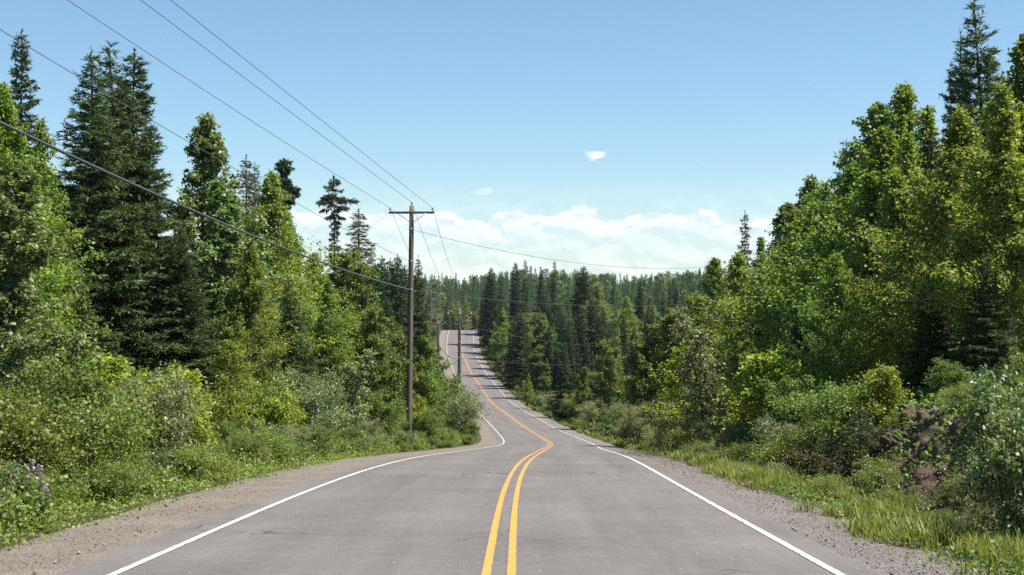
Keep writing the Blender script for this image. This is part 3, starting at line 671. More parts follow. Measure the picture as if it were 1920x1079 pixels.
for px, top, Y, lab in ((1482, 388, 63, 'birch against the clouds right of the thin reddish spire'), (1530, 352, 59, 'birch two steps up from the thin reddish spire'), (1592, 300, 51, 'birch under the pale larch on the outline'), (1662, 232, 47, 'birch rising just left of the big bright one'), (1742, 190, 44, 'birch close under the tall conifer spire')):
    tree('birch_tree', px, top, Y, lab, 1.2, group=G2)
GL, GR = 'roadside bushes left of the road', 'roadside bushes right of the road'
verge('bramble_bush', 20, 775, 20.5, 'bright yellow-green bush at the left picture edge', 1.0, 0, GL)
verge('alder_shrub', 105, 690, 22, 'shrub with drooping branch tips under the left aspen', 1.0, 0, GL)
verge('bramble_bush', 185, 760, 23.5, 'bushy yellow-green mound below the dark firs', .9, 1, GL)
verge('willow_shrub', 288, 705, 27, 'grey-leaved shrub standing up in front of the dark firs', .9, 0, GL)
verge('sapling_bush', 345, 700, 30, 'leafy upright shrub left of the lime-green young birch', 1.0, 0, GL)
verge('willow_shrub', 590, 700, 48, 'grey-leaved shrub under the dark middle fir', 1.0, 1, GL)
verge('sapling_bush', 525, 745, 43, 'upright bush between the young birch and the silvery aspen', 1.0, 1, GL)
verge('alder_shrub', 720, 740, 66, 'dark shrub just left of the first pole foot', .9, 1, GL)
verge('willow_shrub', 868, 738, 112, 'grey-leaved shrub that hides the foot of the second pole', 1.1, 2, GL)
verge('alder_shrub', 800, 770, 80, 'leafy shrub just right of the first pole foot', 1.1, 2, GL)
verge('alder_shrub', 886, 792, 105, 'rounded dark green bush nearest the bend on the left', .75, 0, GL)
verge('alder_shrub', 825, 690, 118, 'tall shrub behind the grey one at the second pole', 1.0, 1, GL)
verge('dogwood_shrub', 1893, 715, 18, 'tall glossy-leaved shrub at the right picture edge', .78, 0, GR)
verge('dogwood_shrub', 1945, 760, 16.5, 'glossy shrub cut off by the right picture edge', .9, 1, GR)
verge('young_fir', 1612, 765, 28, 'young fir with open boughs left of the rock bank', 1.2, 0, GR)
verge('young_fir', 1545, 815, 30, 'small young fir with ferns at its foot', 1.3, 1, GR)
verge('sapling_bush', 1450, 672, 40, 'yellowish upright bush right of the pale aspen', 1.2, 0, GR)
verge('alder_shrub', 1500, 720, 36, 'dark shrub left of the young fir', .9, 1, GR)
verge('sapling_bush', 1400, 740, 42, 'lime bush at the foot of the yellowish upright one', 1.2, 1, GR)
verge('willow_shrub', 1260, 775, 61, 'grey shrub on the verge left of the pale aspen', 1.2, 2, GR)
verge('willow_shrub', 1330, 780, 48, 'pale shrub around the foot of the silver-leaved aspen', 1.2, 0, GR)
verge('willow_shrub', 1195, 760, 88, 'grey-green shrub at the grass edge where the road drops', 1.0, 1, GR)
verge('willow_shrub', 1040, 745, 200, 'small pale shrub on the outside of the bend', 1.0, 2, GR)
def sc_bush(n, y0, y1, u0, u1, kinds, h0, h1, sp):
    done = 0
    for _ in range(n * 10):
        t = frng.random(); y = y0 + (y1 - y0) * t**1.1; u = u0 + (u1 - u0) * frng.random(); x = u + float(cx(y)); px = 960 + x / y * F
        if not (-40 < px < 1960): continue
        if any((q[2] - x)**2 + (q[3] - y)**2 < sp**2 for q in PLACED if abs(q[3] - y) < 4): continue
        k = frng.choices([a for a, b in kinds], [b for a, b in kinds])[0]
        plant(k, x, y, frng.uniform(h0, h1) * {'bramble_bush': .75}.get(k, 1), wx=frng.uniform(.9, 1.3), sink=.08); done += 1
        if done >= n: break
B_ALL = [('dogwood_shrub', 2), ('bramble_bush', 5), ('alder_shrub', 3), ('willow_shrub', 2), ('sapling_bush', 2)]
sc_bush(16, 14.5, 26, -8.2, -6.3, [('bramble_bush', 4), ('dogwood_shrub', 1), ('sapling_bush', 1)], .6, 1.0, .6)
sc_bush(46, 13.5, 46, -7.5, -6.0, [('bramble_bush', 4), ('dogwood_shrub', 3), ('willow_shrub', 1), ('alder_shrub', 2), ('sapling_bush', 1)], .45, 1.05, .55)
sc_bush(34, 46, 105, -7.2, -5.9, [('bramble_bush', 4), ('willow_shrub', 1), ('alder_shrub', 2)], .5, 1.1, .7)
sc_bush(12, 18, 40, -9.5, -7.2, [('dogwood_shrub', 3), ('sapling_bush', 2)], 1.3, 1.9, .9)
sc_bush(30, 17, 45, -9.4, -6.7, [('bramble_bush', 4), ('willow_shrub', 2), ('dogwood_shrub', 2), ('sapling_bush', 2), ('alder_shrub', 2)], .45, 1.3, .75)
sc_bush(34, 20, 60, -12.5, -8.8, [('young_birch', 2), ('bramble_bush', 1), ('alder_shrub', 3), ('willow_shrub', 3), ('sapling_bush', 3), ('dogwood_shrub', 4)], 1.1, 2.7, 1.0)
sc_bush(34, 45, 100, -9.6, -6.9, B_ALL, .8, 1.7, 1.0)
sc_bush(26, 60, 150, -13, -9, B_ALL, 1.8, 3.6, 1.5)
sc_bush(30, 110, 260, -10, -6.9, [('alder_shrub', 4), ('willow_shrub', 3), ('sapling_bush', 2)], 1.2, 3.0, 1.6)
sc_bush(22, 250, 385, -11, -6.8, [('alder_shrub', 4), ('willow_shrub', 2)], 1.4, 3.0, 2.2)
sc_bush(12, 14, 40, 5.4, 6.6, [('bramble_bush', 2), ('willow_shrub', 1)], .3, .6, .8)
sc_bush(14, 28, 46, 7.0, 9.5, B_ALL, .9, 1.9, .9)
sc_bush(11, 20, 31, 6.3, 9.0, [('bramble_bush', 2), ('young_fir', 1), ('willow_shrub', 1), ('alder_shrub', 1)], .35, .75, .6)
sc_bush(7, 22, 34, 8.6, 11, [('alder_shrub', 1), ('young_fir', 2)], .5, 1.1, .9)
sc_bush(26, 33, 75, 5.5, 6.6, [('willow_shrub', 3), ('alder_shrub', 2), ('bramble_bush', 3), ('dogwood_shrub', 2)], .7, 1.5, .9)
sc_bush(24, 42, 90, 6.3, 9.5, [('alder_shrub', 3), ('willow_shrub', 4), ('sapling_bush', 2), ('bramble_bush', 2)], 1.2, 2.6, 1.1)
sc_bush(30, 85, 200, 6.3, 11, [('alder_shrub', 4), ('willow_shrub', 4), ('maple_tree', 1)], 1.6, 3.4, 1.6)
sc_bush(20, 200, 385, 5.8, 8, [('alder_shrub', 4), ('willow_shrub', 2)], 1.2, 2.6, 2.4)

# labels for the many: the tallest of each kind in a stretch is singled out, the rest share one
groups = {}
for rec in PLACED:
    if rec[6]: continue
    r, k, x, y, h, rad, _ = rec; u = x - float(cx(min(475, y)))
    if k in SHRUB:
        sg = ('on the left verge ' if u < 0 else 'on the right verge ') + ('near the camera' if y < 45 else 'short of the bend' if y < 100 else 'along the dip' if y < 240 else 'along the far climb')
    else: sg = segment(x, y, u)
    groups.setdefault((k, sg), []).append(rec)
for (k, sg), L in groups.items():
    L.sort(key=lambda q: -(q[5] + q[4]) / q[3])
    for i, q in enumerate(L):
        r = q[0]; r['group'] = f'{k.replace("_", " ")} stand {sg}'
        r['label'] = f'{WORD[k]} {sg}' if len(L) == 1 else (f'biggest {WORD[k]} {sg}' if i == 0 else f'lesser {WORD[k]} {sg}')

# ferns, fireweed, rocks
def fern_mesh(seed, n=8, L=.6):
    r = rs(seed); Q = []
    for i in range(n):
        a = i / n * 2 * PI + r.rand() * .5; el = r.uniform(.85, 1.3); l = L * r.uniform(.75, 1.15)
        s = np.linspace(.08, 1, 26); rr = l * (np.sin(s * 1.5) * math.cos(el) * 1.1 + .1 * s); zz = l * (s * math.sin(el) * 1.05 - .62 * s**2.4)
        c = np.stack([np.cos(a) * rr, np.sin(a) * rr, zz], -1); tg = unit(np.gradient(c, axis=0)); sd = np.array([-math.sin(a), math.cos(a), 0])
        w = l * .125 * np.sin(np.clip(s * 1.02, 0, 1) ** .7 * PI) + .01
        for sgn in (-1, 1):
            d = unit(sd * sgn + tg * .45 + np.array([0, 0, -.15])); e = tg * .0065
            q = np.empty((26, 4, 3)); q[:, 0] = c - e; q[:, 1] = c + e; q[:, 2] = c + d * w[:, None] + e * .3; q[:, 3] = c + d * w[:, None] - e * .3
            Q.append(q)
    return quad_mesh('fern', np.concatenate(Q))
ferns = [fern_mesh(400 + i) for i in range(3)]
for m in ferns: m.materials.append(M['fern_leaf'])
def fern(px, py, Y, s, label):
    x, zt = at(px, py, Y)
    o = obj('fern', ferns[prng.randrange(3)], loc=(x, Y, float(gz(x, Y)) - .02)); o.scale = (s, s, s); o.rotation_euler = (prng.uniform(-.15, .15), prng.uniform(-.15, .15), prng.random() * 6)
    tag(o, label, 'fern', 'ferns on the verges')
for px, Y, s, lab in ((1570, 26.5, 1.1, 'pale fern at the left foot of the rock bank'), (1640, 27.5, 1.3, 'bright fern on top of the rock bank'), (1600, 29, 1.1, 'fern beside the young fir above the rock bank'),
                      (1540, 29, 1.1, 'fern under the small young fir'), (1700, 27.2, 1.0, 'fern in the shade on top of the rock bank'), (1455, 36, 1.2, 'pale fern in the grass below the yellowish bush'),
                      (1500, 33, 1.1, 'fern in front of the dark shrub left of the young fir'), (1880, 16.2, 1.0, 'fern low in front of the tall glossy shrub'), (1905, 17, .9, 'fern at the right picture edge'),
                      (335, 27.5, 1.1, 'pale fern at the edge of the left gravel'), (300, 25.5, 1.0, 'fern just behind the left gravel edge'), (1410, 39, 1.1, 'fern under the lime bush')):
    fern(px, 0, Y, s, lab)
def fireweed(x, y, h, label):
    r_ = rs(int(x * 100) % 9999 + 7); z = float(gz(x, y))
    root = empty('fireweed', (x, y, z), 0); tb = Tubes(); tb.add([(0, 0, 0), (.02, .01, h * .5), (.03, .0, h)], [.006, .005, .002], 5)
    obj('stem', tb.mesh('stem'), M['stem'], root)
    n = 90; zz = r_.uniform(.12, .74, n) * h; a = r_.rand(n) * 6.28; D = np.stack([np.cos(a), np.sin(a), np.full(n, .2)], -1)
    obj('leaf', quad_mesh('leaf', leaf_quads(np.stack([zz * 0 + .015, zz * 0, zz], -1), D * 2, .15, r_, .1, .4, .2)), M['alder_leaf'], root)
    n = 60; zz = h * (.72 + .28 * r_.rand(n)); a = r_.rand(n) * 6.28; k = .032 * (1 - (zz / h - .72) / .3) + .008
    P = np.stack([np.cos(a) * k + .025, np.sin(a) * k, zz], -1); D = np.stack([np.cos(a), np.sin(a), a * 0], -1)
    obj('flower_spike', quad_mesh('flower_spike', leaf_quads(P, D * 2, .028, r_, 0, .8, .9)), M['pink_petal'], root)
    tag(root, label, 'wildflower', 'pink wildflowers in the verges')
for px, Y, h, lab in ((55, 18.2, .82, 'tallest pink fireweed spike among the bushes by the left picture edge'), (72, 18.0, .76, 'pink fireweed spike just right of the tallest one'), (82, 17.6, .55, 'lower pale pink flower spike under the fireweed'),
                      (545, 38, .9, 'pinkish flower spike in front of the dark middle fir'), (538, 39, .8, 'shorter pinkish spike beside it in front of the fir')):
    fireweed((px - 960) / F * Y, Y, h, lab)

def rock_mesh(seed, sx, sy, sz):
    import bmesh
    from mathutils import noise as mn, Vector
    bm = bmesh.new(); bmesh.ops.create_icosphere(bm, subdivisions=4, radius=1)
    off = Vector((seed * 3.7, seed * 1.3, seed))
    pl = [Vector(v) for v in unit(rs(seed).randn(10, 3))]
    for v in bm.verts:
        d = v.co.normalized(); k = 1.0
        for p in pl:
            c = d.dot(p)
            if c > .62: k = min(k, .62 / c * 1.12)
        k += .16 * mn.noise(d * 1.7 + off) + .08 * mn.noise(d * 5 + off) + .04 * mn.noise(d * 13 + off)
        v.co = Vector((d.x * k * sx, d.y * k * sy, d.z * k * sz))
    me = bpy.data.meshes.new('rock'); bm.to_mesh(me); bm.free(); return me
for i, (px, Y, up, s, rot, mt, lab) in enumerate((
        (1690, 27.6, .30, (.95, .6, .55), (.2, .5, .3), 'rock_rust', 'rust-brown rock overhanging the middle of the bank'),
        (1640, 27.3, .10, (.75, .55, .40), (.1, .55, .2), 'rock_rust', 'brown slanting rock at the left of the bank'),
        (1605, 27.4, -.05, (.6, .5, .3), (0, .5, .1), 'soil', 'brown earth lump at the left foot of the bank'),
        (1712, 26.6, -.15, (.2, .3, .52), (.2, .45, .3), 'rock_grey', 'tilted grey slab leaning at the foot of the bank'),
        (1728, 26.5, -.25, (.14, .25, .45), (.1, .6, .3), 'rock_grey', 'narrow grey slab right of the tilted one'),
        (1735, 27.4, .62, (.2, .2, .16), (0, .2, .3), 'rock_grey', 'small round grey stone high on the bank'),
        (1765, 27.0, .25, (.55, .45, .38), (.3, .2, .8), 'rock_grey', 'grey boulder in the shaded right half of the bank'),
        (1775, 26.2, -.1, (.28, .24, .2), (.2, .1, .5), 'rock_grey', 'rounded grey stone low in the right half of the bank'),
        (1805, 26.0, .2, (.6, .5, .45), (.3, .1, 1.8), 'rock_grey', 'dark boulder beside the tall glossy shrub'),
        (1660, 28.2, .75, (.8, .5, .35), (.1, .4, .4), 'rock_rust', 'dark brown ledge along the top of the bank'),
        (1720, 28.4, .95, (.8, .5, .35), (.1, .3, .2), 'rock_rust', 'shaded brown ledge under the ferns'))):
    x = (px - 960) / F * Y
    o = obj('rock', rock_mesh(20 + i, *[q * .56 for q in s]), M[mt], loc=(x, Y, float(gz(x, Y)) + up * .10 - .05)); o.rotation_euler = rot
    tag(o, lab, 'rock', 'rocks of the right bank')

def bank_face():
    from mathutils import noise as mn, Vector
    yy = np.linspace(21.5, 31.5, 150); uu = np.linspace(6.0, 8.9, 60); Pm = np.zeros((150, 60, 3))
    for a, y in enumerate(yy):
        for b, u in enumerate(uu):
            x = u + float(cx(y)); p = Vector((x, y * .8, u * 1.3))
            e = min(1, min(a, 149 - a) / 22, min(b, 59 - b) / 14)
            st = Vector((y * .55 + u * 1.2, u * 2.6 - y * .35, 0))
            d = .20 * mn.noise(p * .9) + .16 * abs(mn.noise(st * 1.6)) + .10 * mn.noise(p * 3.5) + .06 * mn.noise(p * 9) + .03 * mn.noise(p * 21)
            Pm[a, b] = (x - d * .8 * e, y, gz(x, y) - .14 + (.20 + d * 1.1) * e)
    o = obj('rock_outcrop', grid_mesh('rock_outcrop', Pm), M['rock_rust']); tag(o, 'eroded brown rock and earth face in the right bank', 'outcrop', 'rocks of the right bank')
bank_face()

# ------------------------------------------------------------------ ground cover that nobody could count
r = rs(77)
def cover(n, y0, y1, u0, u1, hmax, size, seed, power=1.6, wid=.7, edge=None):
    r = rs(seed); nc = max(20, n // 60)
    y = y0 + (y1 - y0) * r.rand(nc)**power; u = u0 + (u1 - u0) * r.rand(nc); hc = hmax * r.uniform(.3, 1, nc)
    i = r.randint(0, nc, n); k = r.randn(n, 2) * .22
    yy = y[i] + k[:, 0]; uu = u[i] + k[:, 1]; x = uu + cx(yy); h = hc[i] * r.rand(n)**.7 * np.exp(-(k**2).sum(1) * 4)
    P = np.stack([x, yy, gz(x, yy) + .01 + h], -1)
    return leaf_quads(P, unit(r.randn(n, 3)), size, r, .1, .6, wid)
q = np.concatenate([cover(50000, 12, 60, -9.5, -5.8, .75, .06, 1), cover(26000, 12, 50, -7.2, -5.45, .22, .045, 10), cover(26000, 55, 120, -10, -6.4, .7, .13, 2), cover(22000, 15, 60, -14, -9, .8, .10, 3), cover(16000, 110, 390, -11, -6.2, .8, .22, 4)])
stuff(obj('undergrowth', quad_mesh('undergrowth', q), M['bramble_leaf']), 'tangle of low leafy weeds along the left gravel edge', 'undergrowth')
q = np.concatenate([cover(20000, 24, 60, 6.4, 11, .5, .08, 5), cover(20000, 55, 130, 6.2, 12, .7, .13, 6), cover(16000, 120, 390, 6, 12, .8, .22, 7), cover(16000, 11, 34, 4.6, 8.5, .32, .055, 8), cover(9000, 30, 60, 5.0, 6.6, .3, .07, 9)])
stuff(obj('undergrowth', quad_mesh('undergrowth', q), M['alder_leaf']), 'low leafy weeds behind the grass of the right verge', 'undergrowth')
def blades(n, y0, y1, u0, u1, h0, seed, w=.006, power=1.5):
    r = rs(seed); nc = n // 14
    y = y0 + (y1 - y0) * r.rand(nc)**power; u = u0 + (u1 - u0) * r.beta(1.15, 1.3, nc); hc = r.uniform(.35, 1.2, nc)
    pk = wob(u * 1.5, y, .55, seed) + .6 * wob(u, y, 2.1, seed + 3); keep = pk > -.12; y, u, hc = y[keep], u[keep], hc[keep] * (.6 + .5 * np.clip(pk[keep], 0, 1)); nc = len(y)
    i = r.randint(0, nc, n); yy = y[i] + r.randn(n) * .09; uu = u[i] + r.randn(n) * .09; x = uu + cx(yy)
    h = h0 * hc[i] * r.uniform(.5, 1.1, n); a = r.rand(n) * 6.283; ln = r.uniform(.1, .65, n) * h
    b = np.stack([x, yy, gz(x, yy) - .01], -1); sd = np.stack([-np.sin(a), np.cos(a), a * 0], -1) * (w * r.uniform(.7, 1.6, n))[:, None]
    d = np.stack([np.cos(a), np.sin(a), a * 0], -1)
    mid = b + d * (ln * .3)[:, None]; mid[:, 2] += h * .62
    top = b + d * ln[:, None]; top[:, 2] += h
    q1 = np.stack([b - sd, b + sd, mid + sd * .8, mid - sd * .8], 1); q2 = np.stack([mid - sd * .8, mid + sd * .8, top + sd * .12, top - sd * .12], 1)
    return np.concatenate([q1, q2])
q = np.concatenate([blades(26000, 9, 34, 4.25, 5.8, .42, 11), blades(16000, 32, 75, 4.4, 5.7, .42, 12, .010), blades(12000, 70, 390, 4.6, 6.2, .55, 13, .022, 1.2)])
stuff(obj('grass', quad_mesh('grass', q), M['grass_blade']), 'bright green grass along the right gravel edge', 'grass')
q = np.concatenate([blades(5000, 11.5, 45, -7.4, -5.6, .34, 14), blades(9000, 45, 390, -7.5, -6.0, .5, 15, .022, 1.0), blades(9000, 150, 230, -11, -5.8, .5, 16, .03, 1.0)])
stuff(obj('grass', quad_mesh('grass', q), M['grass_blade']), 'tufts of grass along the left gravel edge', 'grass')
q = blades(1500, 14, 50, 5.3, 7.0, .7, 17, .004)
n = 900; y = 13 + 37 * r.rand(n)**1.5; u = r.uniform(5.4, 7, n); x = u + cx(y); hh = r.uniform(.45, .75, n)
i = r.randint(0, n, n * 9); P = np.stack([x[i], y[i], gz(x[i], y[i]) + hh[i]], -1) + r.randn(n * 9, 3) * np.array([.03, .03, .07])
stuff(obj('seed_heads', quad_mesh('seed_heads', leaf_quads(P, unit(r.randn(n * 9, 3)), .03, r, 0, .8, .5)), M['seed_head']), 'reddish dry seed heads over the right verge grass', 'grass')
def pebbles(n, u0, u1, seed, y1=75, s0=.0065, bias=1.0):
    r = rs(seed); y = 9 + (y1 - 9) * r.rand(n)**1.8; u = u0 + (u1 - u0) * r.rand(n)**bias; x = u + cx(y)
    z = rz(y) - .03 * np.clip((np.abs(u) - 3.5) / 2.2, 0, 2); s = s0 * np.exp(r.randn(n) * .5)
    V = np.array([[1, 0, 0], [-1, 0, 0], [0, 1, 0], [0, -1, 0], [0, 0, .8], [0, 0, -.8]]) * 1.0
    Fc = np.array([[0, 2, 4], [2, 1, 4], [1, 3, 4], [3, 0, 4], [2, 0, 5], [1, 2, 5], [3, 1, 5], [0, 3, 5]])
    pts = V[None] * (1 + .35 * r.randn(n, 6, 1).clip(-1, 1)) * s[:, None, None]
    a = r.rand(n) * 6.28; ca, sa = np.cos(a)[:, None], np.sin(a)[:, None]
    px_, py_ = pts[..., 0] * ca - pts[..., 1] * sa, pts[..., 0] * sa + pts[..., 1] * ca
    pts = np.stack([px_ + x[:, None], py_ + y[:, None], pts[..., 2] + z[:, None] + s[:, None] * .3], -1).reshape(-1, 3)
    f = (Fc[None] + (np.arange(n) * 6)[:, None, None]).reshape(-1)
    me = bpy.data.meshes.new('gravel'); me.vertices.add(len(pts)); me.vertices.foreach_set('co', pts.astype(np.float32).reshape(-1))
    me.loops.add(len(f)); me.loops.foreach_set('vertex_index', f.astype(np.int32)); me.polygons.add(len(f) // 3); me.polygons.foreach_set('loop_start', np.arange(0, len(f), 3, dtype=np.int32)); me.update(calc_edges=True)
    return me
stuff(obj('gravel', pebbles(9000, -4.15, -6.2, 31, s0=.0055), M['pebble']), 'loose stones on the brown left shoulder', 'gravel')
stuff(obj('gravel', pebbles(11000, 3.5, 4.7, 32, s0=.0065, bias=.8), M['pebble']), 'loose grey stones on the right shoulder', 'gravel')

# ------------------------------------------------------------------ far wood that reads as one mass
def far_wood(name, n, seed, kinds, y0, y1, label, xr=(-220, 470)):
    r = rs(seed); Q = []
    lows = []
    for j, k in enumerate(kinds):
        if k == 'con': lows.append(conifer(500 + j, 13, 1.5, .06, .80, .55, 6, -.1, .4, .2, .45, .45, .34, .10, leader=.05, ragged=.4, fuller=.6)[1])
        else: lows.append(broadleaf(500 + j, 11, 3.4, 1.0, 44, 1700, .42, 1, top=.5, clump=.25, belly=.4)[1])
    arr = []
    for m in lows:
        a = np.empty(len(m.vertices) * 3, np.float32); m.vertices.foreach_get('co', a); arr.append(a.reshape(-1, 4, 3)); bpy.data.meshes.remove(m)
    c = 0
    while c < n:
        y = y0 + (y1 - y0) * r.rand()**.8; px = r.uniform(640, 1460); x = (px - 960) / F * y
        if y < 480 and abs(x - float(cx(min(y, 475)))) < 7: continue
        z = float(gz(x, y)); sil = np.interp(px, *SIL_L) if px < 960 else np.interp(px, *SIL_R)
        h = min(r.uniform(8, 19), EYE - (sil - 8 + 26 * r.rand()**.8 - HOR) / F * y - z)
        c += 1
        if h < 5: continue
        b = arr[r.randint(len(arr))]; s = h / (13 if kinds[0] == 'con' else 11); a = r.rand() * 6.28; ca, sa = math.cos(a), math.sin(a); wx = s * r.uniform(.9, 1.25)
        o = np.empty_like(b); o[..., 0] = (b[..., 0] * ca - b[..., 1] * sa) * wx + x; o[..., 1] = (b[..., 0] * sa + b[..., 1] * ca) * wx + y; o[..., 2] = b[..., 2] * s + z
        Q.append(o)
    return quad_mesh(name, np.concatenate(Q))
stuff(obj('forest', far_wood('forest', 900, 61, ('con', 'con', 'con'), 420, 950, ''), M['larch_needle']), 'distant wall of conifers along the skyline', 'forest')
stuff(obj('forest', far_wood('forest', 150, 62, ('dec', 'dec'), 430, 950, ''), M['aspen_leaf']), 'distant leafy treetops mixed along the skyline', 'forest')

# ------------------------------------------------------------------ utility poles and their wires
POLES = []
def make_pole(x, y, top_z, arm=2.44, lean=.17, label='', thick=1.0, rot=0, ins='insulator'):
    zg = float(gz(x - lean, y)) - .3
    root = empty('utility_pole', (x, y, zg), rot); h = top_z - zg
    t = Tubes(); t.add([(-lean * (1 - f), 0, h * f) for f in np.linspace(0, 1, 8)], np.linspace(.17, .125, 8) * thick, 14); obj('post', t.mesh('post'), M['pole_wood'], root)
    az = h - .38
    t = Tubes(); t.box((0, -.175, az), (arm, .09, .12 * thick)); arm_o = obj('crossarm', t.mesh('crossarm', False), M['pole_wood'], root)
    for s in (-1, 1):
        t = Tubes(); t.add([(s * .78, -.21, az - .03), (s * .05, -.15, az - .53)], .017, 5); obj('brace', t.mesh('brace'), M['galvanised'], root)
    tips = []
    for ix, bz, dy in ((-arm / 2 + .08, az + .06, -.155), (0, h, 0), (arm / 2 - .10, az + .06, -.155)):
        t = Tubes(); t.add([(ix, dy, bz - .02), (ix, dy, bz + .08)], .013, 6); pin = obj('insulator_pin', t.mesh('insulator_pin'), M['galvanised'], root)
        t = Tubes(); prof = [(.02, .07), (.062, .08), (.066, .10), (.04, .115), (.055, .13), (.055, .15), (.035, .165), (.04, .19), (.035, .21)]
        t.add([(ix, dy, bz + b) for a, b in prof], [a for a, b in prof], 10); obj('insulator', t.mesh('insulator'), M[ins], root)
        tips.append((ix, dy, bz + .19))
    # side brackets for the lower wires
    for dz in (1.27, 3.0, 4.5):
        t = Tubes(); t.add([(0, -.13, h - dz), (0, -.19, h - dz)], .025, 6); t.add([(0, -.19, h - dz - .06), (0, -.19, h - dz + .06)], .03, 8); obj('bracket', t.mesh('bracket'), M['galvanised'], root)
    tag(root, label, 'utility pole', 'wooden utility poles left of the road')
    ca, sa = math.cos(rot), math.sin(rot)
    W = [(x + a * ca - b * sa, y + a * sa + b * ca, zg + c) for a, b, c in tips]
    low = [(x - (dz / h) * lean, y - .19, zg + h - dz) for dz in (1.27, 3.0, 4.5)]
    POLES.append((W, low)); return W, low
p1x, p1z = at(772, 386, 76); p2x, p2z = at(862, 584, 139); p3x, p3z = at(821, 603, 204); p4x, p4z = at(808, 545, 300)
W1, L1 = make_pole(p1x, 76, p1z, label='nearest wooden utility pole with crossarm, standing at the left roadside')
W2, L2 = make_pole(p2x, 139, p2z, lean=.05, thick=1.2, ins='porcelain', label='second utility pole, grey with pale insulators, against the road in the dip')
W3, L3 = make_pole(p3x, 204, p3z, thick=1.2, ins='porcelain', lean=-.3, arm=2.2, label='third utility pole, beside the left edge of the dip')
W4, L4 = make_pole(p4x, 300, p4z, lean=-.1, arm=2.2, label='farthest thin utility pole, half hidden left of the far crest')
def wire(a, b, sag, rad, label, mat='conductor', n=40, cat='wire', name='power_line'):
    t = np.linspace(0, 1, n)[:, None]; P = np.array(a) * (1 - t) + np.array(b) * t; P[:, 2] -= (4 * sag * t * (1 - t))[:, 0]
    tb = Tubes(); tb.add(P, rad, 5); tag(obj(name, tb.mesh(name), M[mat]), label, cat, 'overhead wires'); return P
wire(W1[0], (-16.1, 13, 10.9 + EYE), .25, .011, 'wire from the left arm tip of the nearest pole to the top left')
wire(W1[1], (-13.7, 13, 10.5 + EYE), .05, .011, 'wire from the top pin of the nearest pole to the top left')
wire(W1[2], (-12.8, 13, 10.5 + EYE), .05, .011, 'wire from the right arm tip of the nearest pole to the top left')
wire(L1[1], (-13.4, 13, 7.9 + EYE), .45, .010, 'thin middle-height wire passing in front of the firs to the nearest pole')
wire(L1[2], (-14.2, 13, 6.4 + EYE), .75, .042, 'thick black cable sagging from the nearest pole to the left picture edge', 'cable')
for k, nm in enumerate(('left', 'middle', 'right')):
    wire(W1[k], W2[k], .9, .010, f'{nm} wire falling from the nearest pole to the second pole')
    wire(W2[k], W3[k], .8, .010, f'{nm} wire between the second and third poles')
    wire(W3[k], W4[k], .8, .010, f'{nm} wire between the third and farthest poles')
wire(L2[2], L3[1], 1.7, .022, 'upper slack cable looping from the second pole to the third', 'cable')
wire((L2[2][0], L2[2][1], L2[2][2] - 1.6), L3[2], 2.2, .022, 'lower slack cable looping from the second pole to the third', 'cable')
wire(L1[2], L2[2], 1.2, .020, 'thick cable from the nearest pole down to the second', 'cable')
x, z = at(1345, 499, 112); wire(L1[0], (x, 112, z), .9, .012, 'upper wire crossing over the road from the nearest pole to the right-hand trees')
x, z = at(1310, 569, 112); wire(L1[2], (x, 112, z), .5, .008, 'lower wire crossing the road from the nearest pole to the right-hand trees')
x, z = at(1180, 652, 152); wire(L2[0], (x, 152, z), .5, .008, 'upper wire crossing the road from the second pole into the valley trees')
x, z = at(1180, 678, 152); wire(L2[2], (x, 152, z), .5, .008, 'lower wire crossing the road from the second pole into the valley trees')

# ------------------------------------------------------------------ the air
hz = Tubes(); hz.box((0, 550, 3.0), (2000, 2000, 58))
m, t, N, L = nt('haze'); vol = N.new('ShaderNodeVolumePrincipled'); vol.inputs['Color'].default_value = (.82, .91, 1, 1); vol.inputs['Density'].default_value = .00005; vol.inputs['Anisotropy'].default_value = .2
ov = N.new('ShaderNodeOutputMaterial'); L.new(vol.outputs[0], ov.inputs['Volume'])
stuff(obj('haze', hz.mesh('haze', False), m), 'faint summer haze over the far wood', 'haze')

# ------------------------------------------------------------------ sky, sun, camera
SUN_AZ, SUN_EL = R(99), R(60)
w = bpy.data.worlds.new('World'); scene.world = w; w.use_nodes = True
t = w.node_tree; t.nodes.clear(); N, L = t.nodes, t.links
sky = N.new('ShaderNodeTexSky'); sky.sky_type = 'NISHITA'; sky.sun_disc = False
sky.sun_elevation = SUN_EL; sky.sun_rotation = SUN_AZ; sky.altitude = 300; sky.air_density = 1.0; sky.dust_density = .3; sky.ozone_density = 2.0
tc = N.new('ShaderNodeTexCoord'); sp = N.new('ShaderNodeSeparateXYZ'); L.new(tc.outputs['Generated'], sp.inputs[0])
az = math_n(t, 'ARCTAN2', sp.outputs[0], sp.outputs[1]); el = math_n(t, 'ARCSINE', sp.outputs[2])
cb = N.new('ShaderNodeCombineXYZ'); L.new(az, cb.inputs[0]); L.new(math_n(t, 'MULTIPLY', el, 1.8), cb.inputs[1])
n1 = noise(t, cb.outputs[0], 34, 10, .58, .15); n2 = noise(t, cb.outputs[0], 9, 3, .5)
